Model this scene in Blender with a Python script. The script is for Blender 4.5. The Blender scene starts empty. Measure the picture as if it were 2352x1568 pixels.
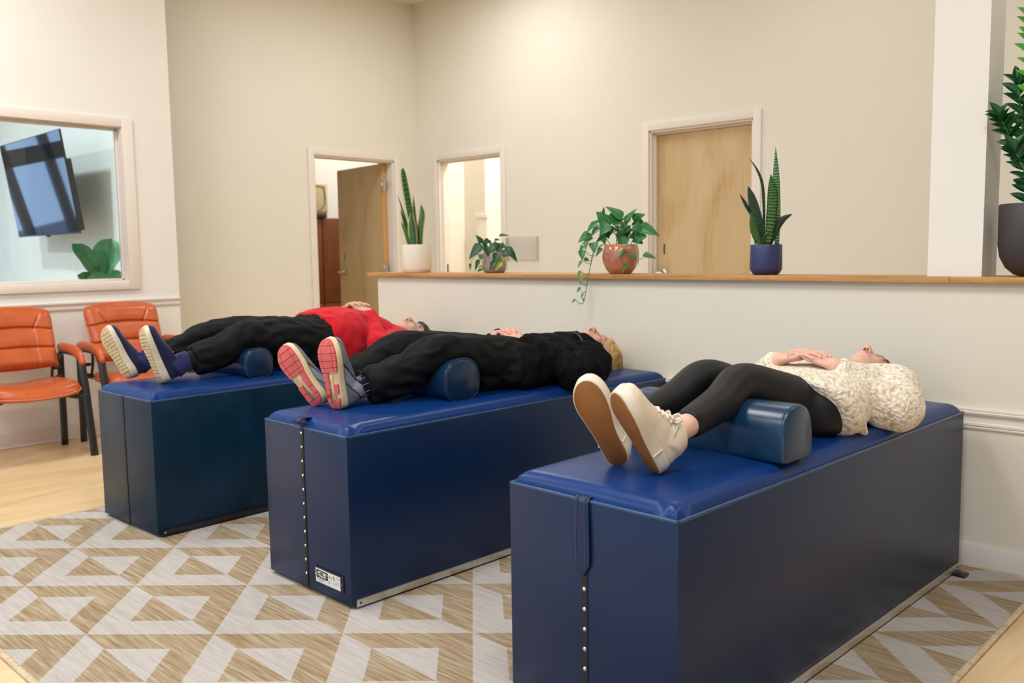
import bpy, bmesh, math, random
import numpy as np
from mathutils import Vector, Matrix, noise as mnoise

random.seed(7)
S = bpy.context.scene
COL = S.collection

# ------------------------------------------------------------------ camera
YAW, PITCH, ROLL, FPX, CAMH = 0.7623, -0.0988, -0.0148, 2051.8, 1.22
_f = Vector((-math.sin(YAW)*math.cos(PITCH), math.cos(YAW)*math.cos(PITCH), math.sin(PITCH)))
_r = _f.cross(Vector((0, 0, 1))).normalized()
_u = _r.cross(_f)
_r2 = _r*math.cos(ROLL) + _u*math.sin(ROLL)
_u2 = -_r*math.sin(ROLL) + _u*math.cos(ROLL)
cam_data = bpy.data.cameras.new('camera')
cam_data.sensor_width = 36.0
cam_data.lens = FPX/2352*36.0
cam_data.clip_start = 0.05
cam_data.dof.use_dof = True
cam_data.dof.focus_distance = 3.1
cam_data.dof.aperture_fstop = 3.2
cam = bpy.data.objects.new('camera', cam_data)
COL.objects.link(cam)
cam.matrix_world = Matrix(((_r2.x, _u2.x, -_f.x, 0), (_r2.y, _u2.y, -_f.y, 0), (_r2.z, _u2.z, -_f.z, CAMH), (0, 0, 0, 1)))
S.camera = cam

# ------------------------------------------------------------------ view + world
S.view_settings.view_transform = 'Standard'
S.view_settings.look = 'None'
S.view_settings.gamma = 1.0
S.view_settings.use_curve_mapping = False
S.view_settings.exposure = -0.64
S.cycles.use_denoising = True
S.cycles.max_bounces = 8
S.cycles.diffuse_bounces = 5
S.cycles.caustics_reflective = False
S.cycles.caustics_refractive = False
S.cycles.sample_clamp_indirect = 6.0
W = bpy.data.worlds.new('daylight')
S.world = W
W.use_nodes = True
bg = W.node_tree.nodes['Background']
bg.inputs['Color'].default_value = (0.52, 0.70, 1.0, 1)
bg.inputs['Strength'].default_value = 2.6

# ceiling panels of the room: (x, y, size x, size y, watts)
CEIL = 3.63
PANELS = [(-5.1, 1.2, .6, 1.2, 66), (-2.6, 1.2, .6, 1.2, 62), (-0.3, 1.2, .6, 1.2, 62),
          (-4.9, -1.4, .6, 1.2, 62), (-2.6, -1.4, .6, 1.2, 62), (-0.3, -1.4, .6, 1.2, 62),
          (-5.2, 4.6, .6, 1.2, 42), (-2.4, 4.4, .6, 1.2, 14), (0.2, 4.6, .6, 1.2, 20)]
PANEL_AT = ['near the window wall over the armchairs side', 'between the far and the middle table', 'over the nearest table', 'by the shop front, leftmost of its row', 'by the shop front, middle of its row', 'by the shop front behind the camera', 'in front of the two open doorways', 'in front of the closed birch door', 'behind the column at the right']
LAMP_COL = (0.96, 0.985, 1.0)

# ------------------------------------------------------------------ helpers
def put(o, parent=None):
    COL.objects.link(o)
    if parent is not None:
        o.parent = parent
    return o

def tag(o, label=None, cat=None, group=None, kind=None):
    if label: o['label'] = label
    if cat: o['category'] = cat
    if group: o['group'] = group
    if kind: o['kind'] = kind
    return o

def empty(name, loc=(0, 0, 0), rz=0.0, parent=None):
    o = bpy.data.objects.new(name, None)
    o.empty_display_size = 0.05
    o.location = loc
    o.rotation_euler = (0, 0, rz)
    return put(o, parent)

def meshobj(name, verts, faces, mat, parent=None, smooth=False, loc=None):
    me = bpy.data.meshes.new(name)
    me.from_pydata([tuple(map(float, v)) for v in verts], [], [tuple(map(int, f)) for f in faces])
    me.validate()
    me.update()
    if smooth:
        me.polygons.foreach_set('use_smooth', [True]*len(me.polygons))
    if isinstance(mat, (list, tuple)):
        for m_ in mat: me.materials.append(m_)
    elif mat is not None:
        me.materials.append(mat)
    o = bpy.data.objects.new(name, me)
    if loc is not None: o.location = loc
    return put(o, parent)

def bmobj(name, bm, mat, parent=None, smooth=False, loc=None, angle=None):
    me = bpy.data.meshes.new(name)
    bm.normal_update()
    bm.to_mesh(me)
    bm.free()
    if smooth:
        me.polygons.foreach_set('use_smooth', [True]*len(me.polygons))
        if angle is not None:
            me.set_sharp_from_angle(angle=angle)
    if isinstance(mat, (list, tuple)):
        for m_ in mat: me.materials.append(m_)
    else:
        me.materials.append(mat)
    o = bpy.data.objects.new(name, me)
    if loc is not None: o.location = loc
    return put(o, parent)

def bmbox(bm, x0, x1, y0, y1, z0, z1, bev=0.0, seg=2):
    r = bmesh.ops.create_cube(bm, size=1.0)
    vs = r['verts']
    for v in vs:
        v.co = Vector(((x0+x1)/2 + v.co.x*(x1-x0), (y0+y1)/2 + v.co.y*(y1-y0), (z0+z1)/2 + v.co.z*(z1-z0)))
    if bev > 0:
        es = list({e for v in vs for e in v.link_edges})
        bmesh.ops.bevel(bm, geom=es, offset=bev, segments=seg, affect='EDGES', profile=0.5)

def box(name, x, y, z, mat, parent=None, bev=0.0, smooth=False, centre=True):
    bm = bmesh.new()
    c = ((x[0]+x[1])/2, (y[0]+y[1])/2, z[0]) if centre else (0, 0, 0)
    bmbox(bm, x[0]-c[0], x[1]-c[0], y[0]-c[1], y[1]-c[1], z[0]-c[2], z[1]-c[2], bev)
    return bmobj(name, bm, mat, parent, smooth or bev > 0, loc=c, angle=math.radians(40))

def boxes(name, lst, mat, parent=None, bev=0.0):
    bm = bmesh.new()
    for (x, y, z) in lst:
        bmbox(bm, x[0], x[1], y[0], y[1], z[0], z[1], bev)
    return bmobj(name, bm, mat, parent, bev > 0, angle=math.radians(40))

def structure(o):
    o['kind'] = 'structure'
    return o

def loft(rings, cap=True, closed=True):
    n = len(rings[0]); v = []; f = []
    for r in rings: v.extend(r)
    for i in range(len(rings)-1):
        for k in range(n if closed else n-1):
            a = i*n+k; b = i*n+(k+1) % n
            f.append((a, b, b+n, a+n))
    if cap:
        f.append(tuple(range(n-1, -1, -1)))
        f.append(tuple(range((len(rings)-1)*n, len(rings)*n)))
    return v, f

def catmull(P, n):
    P = [np.array(p, float) for p in P]
    if len(P) == 2:
        return [P[0]+(P[1]-P[0])*t for t in np.linspace(0, 1, n)]
    Q = [2*P[0]-P[1]] + P + [2*P[-1]-P[-2]]
    out = []
    m = len(P)-1
    for t in np.linspace(0, m, n):
        i = min(int(t), m-1); s = t-i
        a, b, c, d = Q[i:i+4]
        out.append(.5*((2*b)+(-a+c)*s+(2*a-5*b+4*c-d)*s*s+(-a+3*b-3*c+d)*s**3))
    return out

def tube(P, R, seg=10, n=None, cap='round', up=(0, 0, 1), flat=1.0):
    """tube along points P with radii R (float, list of float or list of (a,b)); returns verts, faces"""
    n = n or max(2, (len(P)-1)*5+1)
    pts = catmull(P, n)
    if isinstance(R, (int, float)): R = [R]*len(P)
    RR = [(r, r*flat) if isinstance(r, (int, float)) else r for r in R]
    rr = [np.array(x) for x in catmull([(a, b, 0) for a, b in RR], n)] if len(P) > 1 else RR
    tan = []
    for i in range(n):
        d = pts[min(i+1, n-1)]-pts[max(i-1, 0)]
        tan.append(d/(np.linalg.norm(d)+1e-12))
    upv = np.array(up, float)
    x = np.cross(upv, tan[0])
    if np.linalg.norm(x) < 1e-3: x = np.cross(np.array([1., 0, .3]), tan[0])
    x /= np.linalg.norm(x)
    rings = []
    ang = np.linspace(0, 2*math.pi, seg, endpoint=False)
    def ring(p, x, y, a, b): return [p + x*a*math.cos(t) + y*b*math.sin(t) for t in ang]
    for i in range(n):
        x = x-tan[i]*np.dot(x, tan[i]); x /= np.linalg.norm(x)
        y = np.cross(tan[i], x)
        a, b = max(rr[i][0], 1e-4), max(rr[i][1], 1e-4)
        if i == 0 and cap == 'round':
            for q in (.98, .8, .45):
                k = math.sqrt(1-q*q); rings.append(ring(pts[0]-tan[0]*q*min(a, b), x, y, a*k, b*k))
        rings.append(ring(pts[i], x, y, a, b))
        if i == n-1 and cap == 'round':
            for q in (.45, .8, .98):
                k = math.sqrt(1-q*q); rings.append(ring(pts[i]+tan[i]*q*min(a, b), x, y, a*k, b*k))
    return loft(rings)

def join(parts):
    V = []; F = []
    for v, f in parts:
        o = len(V); V.extend(v); F.extend([tuple(i+o for i in q) for q in f])
    return V, F

def ellipsoid(c, r, nu=20, nv=12, rot=None):
    V = []; F = []
    c = np.array(c, float)
    rot = np.eye(3) if rot is None else rot
    for j in range(1, nv):
        t = math.pi*j/nv
        for i in range(nu):
            p = 2*math.pi*i/nu
            V.append(c+rot @ np.array([r[0]*math.sin(t)*math.cos(p), r[1]*math.sin(t)*math.sin(p), r[2]*math.cos(t)]))
    for j in range(nv-2):
        for i in range(nu):
            a = j*nu+i; b = j*nu+(i+1) % nu
            F.append((a, a+nu, b+nu, b))
    t = len(V); V.append(c+rot @ np.array([0, 0, r[2]])); V.append(c-rot @ np.array([0, 0, r[2]]))
    for i in range(nu):
        F.append((t, i, (i+1) % nu)); k = (nv-2)*nu
        F.append((t+1, k+(i+1) % nu, k+i))
    return V, F

def lathe(prof, seg=40):
    """closed profile (r,z) list from bottom axis to top axis"""
    V = []; F = []
    n = len(prof)
    for i in range(seg):
        a = 2*math.pi*i/seg
        for r, z in prof: V.append((r*math.cos(a), r*math.sin(a), z))
    for i in range(seg):
        j = (i+1) % seg
        for k in range(n-1):
            F.append((i*n+k, j*n+k, j*n+k+1, i*n+k+1))
    bm = bmesh.new()
    vs = [bm.verts.new(v) for v in V]
    for q in F:
        try: bm.faces.new([vs[i] for i in q])
        except ValueError: pass
    bmesh.ops.remove_doubles(bm, verts=bm.verts, dist=1e-5)
    bmesh.ops.dissolve_degenerate(bm, edges=bm.edges, dist=1e-6)
    bmesh.ops.recalc_face_normals(bm, faces=bm.faces)
    return bm

# ------------------------------------------------------------------ materials
def srgb(r, g, b):
    f = lambda c: (c/12.92 if c <= .04045 else ((c+.055)/1.055)**2.4)
    return (f(r/255), f(g/255), f(b/255), 1)

def newmat(name):
    m = bpy.data.materials.new(name)
    m.use_nodes = True
    nt = m.node_tree
    return m, nt, nt.nodes['Principled BSDF']

def N(nt, typ, **kw):
    n = nt.nodes.new(typ)
    for k, v in kw.items():
        if k in n.inputs.keys(): n.inputs[k].default_value = v
        else: setattr(n, k, v)
    return n

def coords(nt, scale=(1, 1, 1), kind='Object', rot=(0, 0, 0)):
    tc = nt.nodes.new('ShaderNodeTexCoord')
    mp = nt.nodes.new('ShaderNodeMapping')
    mp.inputs['Scale'].default_value = scale
    mp.inputs['Rotation'].default_value = rot
    nt.links.new(tc.outputs[kind], mp.inputs['Vector'])
    return mp.outputs['Vector']

def ramp(nt, fac, stops):
    r = nt.nodes.new('ShaderNodeValToRGB')
    e = r.color_ramp.elements
    while len(e) > 1: e.remove(e[-1])
    e[0].position = stops[0][0]; e[0].color = stops[0][1]
    for p, c in stops[1:]:
        k = e.new(p); k.color = c
    nt.links.new(fac, r.inputs['Fac'])
    return r.outputs['Color']

def math_(nt, op, a, b=None, c=None):
    n = nt.nodes.new('ShaderNodeMath'); n.operation = op
    for i, x in enumerate((a, b, c)):
        if x is None: continue
        if isinstance(x, (int, float)): n.inputs[i].default_value = x
        else: nt.links.new(x, n.inputs[i])
    return n.outputs[0]

def bump(nt, b, h, strength=.3, dist=.002):
    bp = nt.nodes.new('ShaderNodeBump')
    bp.inputs['Strength'].default_value = strength
    bp.inputs['Distance'].default_value = dist
    nt.links.new(h, bp.inputs['Height'])
    nt.links.new(bp.outputs['Normal'], b.inputs['Normal'])
    return bp

def simple(name, col, rough=.5, metal=0.0, var=.06, nscale=6, bscale=0, bstr=.15, bdist=.001, coat=0, sheen=0, spec=None, stretch=(1, 1, 1)):
    m, nt, b = newmat(name)
    b.inputs['Roughness'].default_value = rough
    b.inputs['Metallic'].default_value = metal
    if coat: b.inputs['Coat Weight'].default_value = coat; b.inputs['Coat Roughness'].default_value = .12
    if sheen: b.inputs['Sheen Weight'].default_value = sheen
    if spec is not None: b.inputs['Specular IOR Level'].default_value = spec
    v = coords(nt, stretch)
    n = N(nt, 'ShaderNodeTexNoise', Scale=nscale, Detail=4.0)
    nt.links.new(v, n.inputs['Vector'])
    lo = tuple(c*(1-var) for c in col[:3])+(1,); hi = tuple(min(1, c*(1+var)) for c in col[:3])+(1,)
    nt.links.new(ramp(nt, n.outputs['Fac'], [(.3, lo), (.7, hi)]), b.inputs['Base Color'])
    if bscale:
        n2 = N(nt, 'ShaderNodeTexNoise', Scale=bscale, Detail=3.0)
        nt.links.new(v, n2.inputs['Vector'])
        bump(nt, b, n2.outputs['Fac'], bstr, bdist)
    return m

M = {}
M['wall'] = simple('cream_wall_paint', srgb(236, 233, 225), .62, var=.012, nscale=2.5, bscale=160, bstr=.06)
M['wall_dark'] = simple('warm_cream_wall_paint', srgb(233, 228, 214), .62, var=.012, nscale=2.5, bscale=160, bstr=.06)
M['wall_part'] = simple('half_wall_paint', srgb(229, 222, 205), .62, var=.012, nscale=2.5, bscale=160, bstr=.06)
M['trim'] = simple('white_trim_paint', srgb(235, 226, 216), .4, var=.012, nscale=3)
M['white_wall'] = simple('white_room_paint', srgb(238, 236, 228), .6, var=.012, nscale=3)
M['cool_wall'] = simple('pale_room_paint', srgb(222, 224, 214), .6, var=.012, nscale=3)
M['ceil'] = simple('ceiling_paint', srgb(240, 234, 222), .8, var=.02, nscale=4)
M['black_metal'] = simple('black_metal', (.012, .012, .013, 1), .38, var=.1)
M['black_plastic'] = simple('black_plastic', (.010, .010, .011, 1), .3, var=.1)
M['silver'] = simple('brushed_silver', (.62, .61, .6, 1), .28, 1.0, var=.08, nscale=30, stretch=(1, 20, 1))
M['alu'] = simple('brushed_aluminium', (.70, .66, .60, 1), .42, 1.0, var=.12, nscale=14, stretch=(1, 8, 1))
M['brass'] = simple('stud_nickel', (.80, .72, .62, 1), .22, 1.0, var=.05)

def wood(name, c1, c2, c3, rough=.45, scale=(1, 1, 1), big=2.2, dist=1.2, coat=0):
    m, nt, b = newmat(name)
    v = coords(nt, scale)
    n = N(nt, 'ShaderNodeTexNoise', Scale=big, Detail=5.0, Distortion=dist)
    nt.links.new(v, n.inputs['Vector'])
    n2 = N(nt, 'ShaderNodeTexNoise', Scale=big*14, Detail=4.0, Distortion=.3)
    v2 = coords(nt, (scale[0]*2.0, scale[1]*2.0, scale[2]*.35))
    nt.links.new(v2, n2.inputs['Vector'])
    mix = math_(nt, 'ADD', math_(nt, 'MULTIPLY', n.outputs['Fac'], .75), math_(nt, 'MULTIPLY', n2.outputs['Fac'], .25))
    nt.links.new(ramp(nt, mix, [(.34, c1), (.5, c2), (.66, c3)]), b.inputs['Base Color'])
    b.inputs['Roughness'].default_value = rough
    if coat: b.inputs['Coat Weight'].default_value = coat
    bump(nt, b, n2.outputs['Fac'], .05, .001)
    return m

M['birch'] = wood('birch_door', srgb(212, 188, 146), srgb(204, 176, 130), srgb(184, 140, 84), .5, (1.6, 1.6, .55), 1.5, 1.0)
M['oak_ledge'] = wood('honey_oak', srgb(206, 160, 98), srgb(190, 140, 78), srgb(160, 110, 56), .5, (.6, 8, 8), 3, .6)
M['brown_wood'] = wood('brown_cabinet_wood', srgb(150, 88, 40), srgb(128, 70, 28), srgb(104, 54, 20), .45, (2, 2, .5), 2, 1)
M['door_edge'] = simple('door_edge_wood', srgb(214, 158, 88), .5, var=.1, nscale=4, stretch=(1, 1, .2))

def floor_mat():
    m, nt, b = newmat('maple_floor')
    v = coords(nt, (1, .18, 1))
    n = N(nt, 'ShaderNodeTexNoise', Scale=7.0, Detail=5.0, Distortion=.8)
    nt.links.new(v, n.inputs['Vector'])
    v2 = coords(nt, (1, .05, 1))
    n2 = N(nt, 'ShaderNodeTexNoise', Scale=40.0, Detail=3.0)
    nt.links.new(v2, n2.inputs['Vector'])
    br = N(nt, 'ShaderNodeTexBrick', Scale=1.0)
    br.inputs['Color1'].default_value = (.47, .47, .47, 1); br.inputs['Color2'].default_value = (.55, .55, .55, 1)
    br.inputs['Mortar'].default_value = (.42, .42, .42, 1)
    br.inputs['Mortar Size'].default_value = .0012
    br.inputs['Brick Width'].default_value = 1.2; br.inputs['Row Height'].default_value = .15
    v3 = coords(nt, (1, 1, 1), rot=(0, 0, math.pi/2))
    nt.links.new(v3, br.inputs['Vector'])
    s = math_(nt, 'ADD', math_(nt, 'MULTIPLY', n.outputs['Fac'], .5), math_(nt, 'MULTIPLY', n2.outputs['Fac'], .18))
    s = math_(nt, 'ADD', s, math_(nt, 'MULTIPLY', br.outputs['Color'], .36))
    nt.links.new(ramp(nt, s, [(.38, srgb(200, 165, 116)), (.52, srgb(216, 187, 142)), (.66, srgb(224, 198, 160))]), b.inputs['Base Color'])
    b.inputs['Roughness'].default_value = .38
    return m
M['floor'] = floor_mat()

def rug_mat():
    m, nt, b = newmat('woven_rug')
    HX, HY = .3109, .2905
    tc = nt.nodes.new('ShaderNodeTexCoord')
    sp = nt.nodes.new('ShaderNodeSeparateXYZ')
    nt.links.new(tc.outputs['Object'], sp.inputs[0])
    # object origin sits on a lattice vertex; slight skew of the weave
    y0 = math_(nt, 'ADD', sp.outputs[1], math_(nt, 'MULTIPLY', sp.outputs[0], .0272))
    x0 = sp.outputs[0]
    # jagged woven edges
    nz = N(nt, 'ShaderNodeTexNoise', Scale=220.0, Detail=1.0)
    nt.links.new(tc.outputs['Object'], nz.inputs['Vector'])
    jag = math_(nt, 'MULTIPLY', math_(nt, 'SUBTRACT', nz.outputs['Fac'], .5), .006)
    a = math_(nt, 'DIVIDE', math_(nt, 'ADD', x0, jag), HX)
    c = math_(nt, 'DIVIDE', math_(nt, 'ADD', y0, jag), HY)
    # rotate into square cells: p=(a+c)/2, q=(c-a)/2
    p = math_(nt, 'MULTIPLY', math_(nt, 'ADD', a, c), .5)
    q = math_(nt, 'MULTIPLY', math_(nt, 'SUBTRACT', c, a), .5)
    p = math_(nt, 'SUBTRACT', math_(nt, 'FRACT', p), .5)
    q = math_(nt, 'SUBTRACT', math_(nt, 'FRACT', q), .5)
    # diamond coords: u = p-q, v = p+q  (|u|+|v| = 2 max(|p|,|q|))
    v = math_(nt, 'ADD', p, q)
    mx = math_(nt, 'MAXIMUM', math_(nt, 'ABSOLUTE', p), math_(nt, 'ABSOLUTE', q))
    inner = math_(nt, 'LESS_THAN', mx, .25)
    up = math_(nt, 'GREATER_THAN', v, 0.0)
    # tan where (up xor inner)
    x = math_(nt, 'ABSOLUTE', math_(nt, 'SUBTRACT', up, inner))
    st = N(nt, 'ShaderNodeTexNoise', Scale=60.0, Detail=3.0)
    nt.links.new(coords(nt, (.12, 2.2, 1)), st.inputs['Vector'])
    tan_ = ramp(nt, st.outputs['Fac'], [(.3, srgb(138, 115, 86)), (.5, srgb(160, 141, 114)), (.7, srgb(178, 165, 144))])
    wh = ramp(nt, st.outputs['Fac'], [(.3, srgb(172, 165, 159)), (.6, srgb(187, 181, 176))])
    mx_ = nt.nodes.new('ShaderNodeMix'); mx_.data_type = 'RGBA'
    nt.links.new(x, mx_.inputs[0]); nt.links.new(wh, mx_.inputs[6]); nt.links.new(tan_, mx_.inputs[7])
    nt.links.new(mx_.outputs[2], b.inputs['Base Color'])
    b.inputs['Roughness'].default_value = .95
    b.inputs['Specular IOR Level'].default_value = .15
    w1 = N(nt, 'ShaderNodeTexWave', Scale=48.0, Distortion=.3); w1.bands_direction = 'X'
    nt.links.new(coords(nt), w1.inputs['Vector'])
    w2 = N(nt, 'ShaderNodeTexWave', Scale=90.0, Distortion=.3); w2.bands_direction = 'Y'
    nt.links.new(coords(nt), w2.inputs['Vector'])
    bump(nt, b, math_(nt, 'ADD', w1.outputs['Fac'], w2.outputs['Fac']), .35, .002)
    return m
M['rug'] = rug_mat()
M['rug_edge'] = simple('rug_binding', srgb(196, 176, 146), .9, var=.2, nscale=60, bscale=120, bstr=.5)

def vinyl(name, col, rough=.34, var=.12, mott=3.0, bscale=420, spec=.5):
    m, nt, b = newmat(name)
    v = coords(nt)
    n = N(nt, 'ShaderNodeTexNoise', Scale=mott, Detail=6.0, Roughness=.65)
    nt.links.new(v, n.inputs['Vector'])
    lo = tuple(c*(1-var) for c in col[:3])+(1,); hi = tuple(c*(1+var) for c in col[:3])+(1,)
    nt.links.new(ramp(nt, n.outputs['Fac'], [(.3, lo), (.7, hi)]), b.inputs['Base Color'])
    b.inputs['Roughness'].default_value = rough
    b.inputs['Specular IOR Level'].default_value = spec
    n2 = N(nt, 'ShaderNodeTexVoronoi', Scale=bscale)
    nt.links.new(v, n2.inputs['Vector'])
    bump(nt, b, n2.outputs['Distance'], .06, .0008)
    return m
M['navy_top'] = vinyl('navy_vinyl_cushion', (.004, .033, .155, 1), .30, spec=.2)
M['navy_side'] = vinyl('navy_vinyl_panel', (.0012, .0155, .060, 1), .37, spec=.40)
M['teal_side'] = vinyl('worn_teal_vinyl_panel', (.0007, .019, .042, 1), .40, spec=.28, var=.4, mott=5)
M['navy_edge'] = vinyl('navy_edge_piping', (.02, .065, .16, 1), .3)
M['roll_blue'] = vinyl('blue_bolster_vinyl', (.007, .036, .085, 1), .27)
M['roll_navy'] = vinyl('navy_bolster_vinyl', (.006, .026, .070, 1), .28)
M['tape'] = simple('black_binding_tape', (.008, .008, .009, 1), .6, var=.2, nscale=200)
M['orange'] = vinyl('orange_leather', (.52, .105, .028, 1), .29, var=.16, mott=9, bscale=300)
M['orange_pipe'] = vinyl('orange_piping', (.66, .16, .055, 1), .4)

def plain(name, col, rough=.5, metal=0, spec=None):
    return simple(name, col, rough, metal, var=.04, nscale=12, spec=spec)

def glass(name, tint=(.88, .95, 1, 1), ior=1.45):
    m, nt, b = newmat(name)
    out = nt.nodes['Material Output']
    nt.nodes.remove(b)
    g = nt.nodes.new('ShaderNodeBsdfGlossy'); g.inputs['Roughness'].default_value = .01
    t = nt.nodes.new('ShaderNodeBsdfTransparent'); t.inputs['Color'].default_value = tint
    fr = nt.nodes.new('ShaderNodeFresnel'); fr.inputs['IOR'].default_value = ior
    mx = nt.nodes.new('ShaderNodeMixShader')
    nt.links.new(fr.outputs[0], mx.inputs[0]); nt.links.new(t.outputs[0], mx.inputs[1]); nt.links.new(g.outputs[0], mx.inputs[2])
    nt.links.new(mx.outputs[0], out.inputs[0])
    return m
M['glass'] = glass('window_glass')
def acrylic():
    m, nt, b = newmat('clear_acrylic')
    out = nt.nodes['Material Output']
    b.inputs['Base Color'].default_value = srgb(236, 228, 216); b.inputs['Roughness'].default_value = .15
    t = nt.nodes.new('ShaderNodeBsdfTransparent'); mx = nt.nodes.new('ShaderNodeMixShader'); mx.inputs[0].default_value = .07
    nt.links.new(t.outputs[0], mx.inputs[1]); nt.links.new(b.outputs[0], mx.inputs[2]); nt.links.new(mx.outputs[0], out.inputs[0])
    return m
M['acrylic'] = acrylic()

def emis(name, col, st):
    m, nt, b = newmat(name)
    b.inputs['Base Color'].default_value = (*col[:3], 1)
    b.inputs['Emission Color'].default_value = (*col[:3], 1)
    b.inputs['Emission Strength'].default_value = st
    return m

# ------------------------------------------------------------------ the room
XL, XB, YB, YH, YF, XR = -6.34, -6.85, 5.85, 3.60, -3.0, 5.2
structure(box('floor', (-11, XR+.1), (YF-.1, 9.2), (-.12, 0), M['floor']))
structure(box('ceiling', (-11, XR+.1), (YF-.1, 9.2), (CEIL, CEIL+.12), M['ceil']))

# window wall on the left, with one wide opening
WY0, WY1, WZ0, WZ1 = .35, 2.72, 1.062, 2.13
structure(boxes('wall_left', [((XL-.12, XL), (YF, WY0), (0, CEIL)), ((XL-.12, XL), (WY1, 3.088), (0, CEIL)),
    ((XL-.12, XL), (WY0, WY1), (0, WZ0)), ((XL-.12, XL), (WY0, WY1), (WZ1, CEIL)), ((XB, XL-.12), (2.968, 3.088), (0, CEIL))], M['wall']))
w1 = structure(boxes('window_1', [((XL-.10, XL+.018), (WY0-.07, WY0), (WZ0-.06, WZ1+.06)), ((XL-.002, XL+.018), (WY1, WY1+.078), (WZ0-.058, WZ1+.065)),
    ((XL-.002, XL+.018), (WY0, WY1), (WZ0-.058, WZ0)), ((XL-.002, XL+.018), (WY0, WY1), (WZ1, WZ1+.065)),
    ((XL-.12, XL-.0), (WY0, WY1), (WZ0-.012, WZ0+.004)), ((XL-.12, XL-.0), (WY0, WY1), (WZ1-.004, WZ1+.01)), ((XL-.12, XL-.0), (WY1-.004, WY1+.01), (WZ0, WZ1)),
    ((XL-.08, XL-.055), (WY0, WY1), (WZ0+.004, WZ0+.02)), ((XL-.08, XL-.055), (WY1-.02, WY1-.004), (WZ0, WZ1)), ((XL-.08, XL-.055), (WY0, WY1), (WZ1-.02, WZ1-.004))], M['trim'], bev=.003))
box('pane', (XL-.071, XL-.065), (WY0, WY1-.012), (WZ0+.012, WZ1-.012), M['glass'], w1)

# back left wall with the open doorway
DY0, DY1, DZ = 4.643, 5.558, 2.118
structure(boxes('wall_back_left', [((XB-.12, XB), (3.088, DY0), (0, CEIL)), ((XB-.12, XB), (DY1, YB+.12), (0, CEIL)), ((XB-.12, XB), (DY0, DY1), (DZ, CEIL))], M['wall_dark']))
def casing_x(name, x, y0, y1, z, dep=.12, w=.062):   # casing of a doorway in a wall facing +x
    return structure(boxes(name, [((x, x+.016), (y0-w, y0), (0, z+w)), ((x, x+.016), (y1, y1+w), (0, z+w)), ((x, x+.016), (y0, y1), (z, z+w)),
        ((x-dep-.016, x), (y0-.012, y0+.016), (0, z)), ((x-dep-.016, x), (y1-.016, y1+.012), (0, z)), ((x-dep-.016, x), (y0, y1), (z-.016, z+.012))], M['trim'], bev=.003))
casing_x('trim_1', XB, DY0, DY1, DZ)

# back wall with an open doorway and a closed door
MX0, MX1, MZ = -6.545, -5.69, 2.115
BX0, BX1, BZ = -4.08, -3.19, 2.142
structure(boxes('wall_back', [((XB, MX0), (YB, YB+.12), (0, CEIL)), ((MX1, BX0), (YB, YB+.12), (0, CEIL)), ((BX1, XR), (YB, YB+.12), (0, CEIL)),
    ((MX0, MX1), (YB, YB+.12), (MZ, CEIL)), ((BX0, BX1), (YB, YB+.12), (BZ, CEIL))], M['wall_dark']))
def casing_y(name, y, x0, x1, z, dep=.12, w=.062, stop=None):
    l = [((x0-w, x0), (y-.016, y), (0, z+w)), ((x1, x1+w), (y-.016, y), (0, z+w)), ((x0, x1), (y-.016, y), (z, z+w)),
        ((x0-.012, x0+.016), (y, y+dep+.016), (0, z)), ((x1-.016, x1+.012), (y, y+dep+.016), (0, z)), ((x0, x1), (y, y+dep+.016), (z-.016, z+.012))]
    if stop:
        l += [((x0+.016, x0+.030), (y+stop-.03, y+stop), (0, z)), ((x1-.030, x1-.016), (y+stop-.03, y+stop), (0, z)), ((x0, x1), (y+stop-.03, y+stop), (z-.030, z-.016))]
    return structure(boxes(name, l, M['trim'], bev=.003))
casing_y('trim_2', YB, MX0, MX1, MZ, stop=.07)
casing_y('trim_3', YB, BX0, BX1, BZ, stop=.07)
box('strike_plate', (MX0+.0145, MX0+.0175), (YB+.075, YB+.10), (1.04, 1.12), M['black_metal'], bpy.data.objects['trim_2'])

def lever(root, x, y, z, nx, ny, side):
    """lever handle on a door face; (nx,ny) outward normal, side = lever direction along the face"""
    V = Vector
    n = V((nx, ny, 0)); s = V((-ny, nx, 0))*side
    c = V((x, y, z))
    v1 = tube([c-n*.004, c+n*.014], [.033, .030], 24, 2, cap='flat')
    v2 = tube([c+n*.012, c+n*.055], [.013, .012], 14, 3)
    v3 = tube([c+n*.053-s*.006, c+n*.056+s*.05, c+n*.050+s*.115], [(.011, .013), (.010, .012), (.008, .010)], 12, 9)
    V_, F_ = join([v1, v2, v3])
    return meshobj('door_handle', V_, F_, M['silver'], root, True)

# closed birch door in the back wall
d1 = structure(box('door_1', (BX0+.018, BX1-.018), (YB+.07, YB+.115), (.008, BZ-.018), M['birch']))
c = d1.location
def lever_on(d, x, y, z, nx, ny, side): 
    return lever(d, x-d.location.x, y-d.location.y, z-d.location.z, nx, ny, side)
kn = lever_on(d1, -3.985, YB+.07, 1.045, 0, -1, -1)
mb, mf = tube([(0, 0, 0), (0, -.003, .02), (0, -.003, .055), (0, 0, .075)], .004, 8, 13, up=(1, 0, 0))
kp = meshobj('latch_plate', mb, mf, M['black_metal'], d1, True, loc=(-3.985-c.x, YB+.066-c.y, 1.195-c.z))

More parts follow.
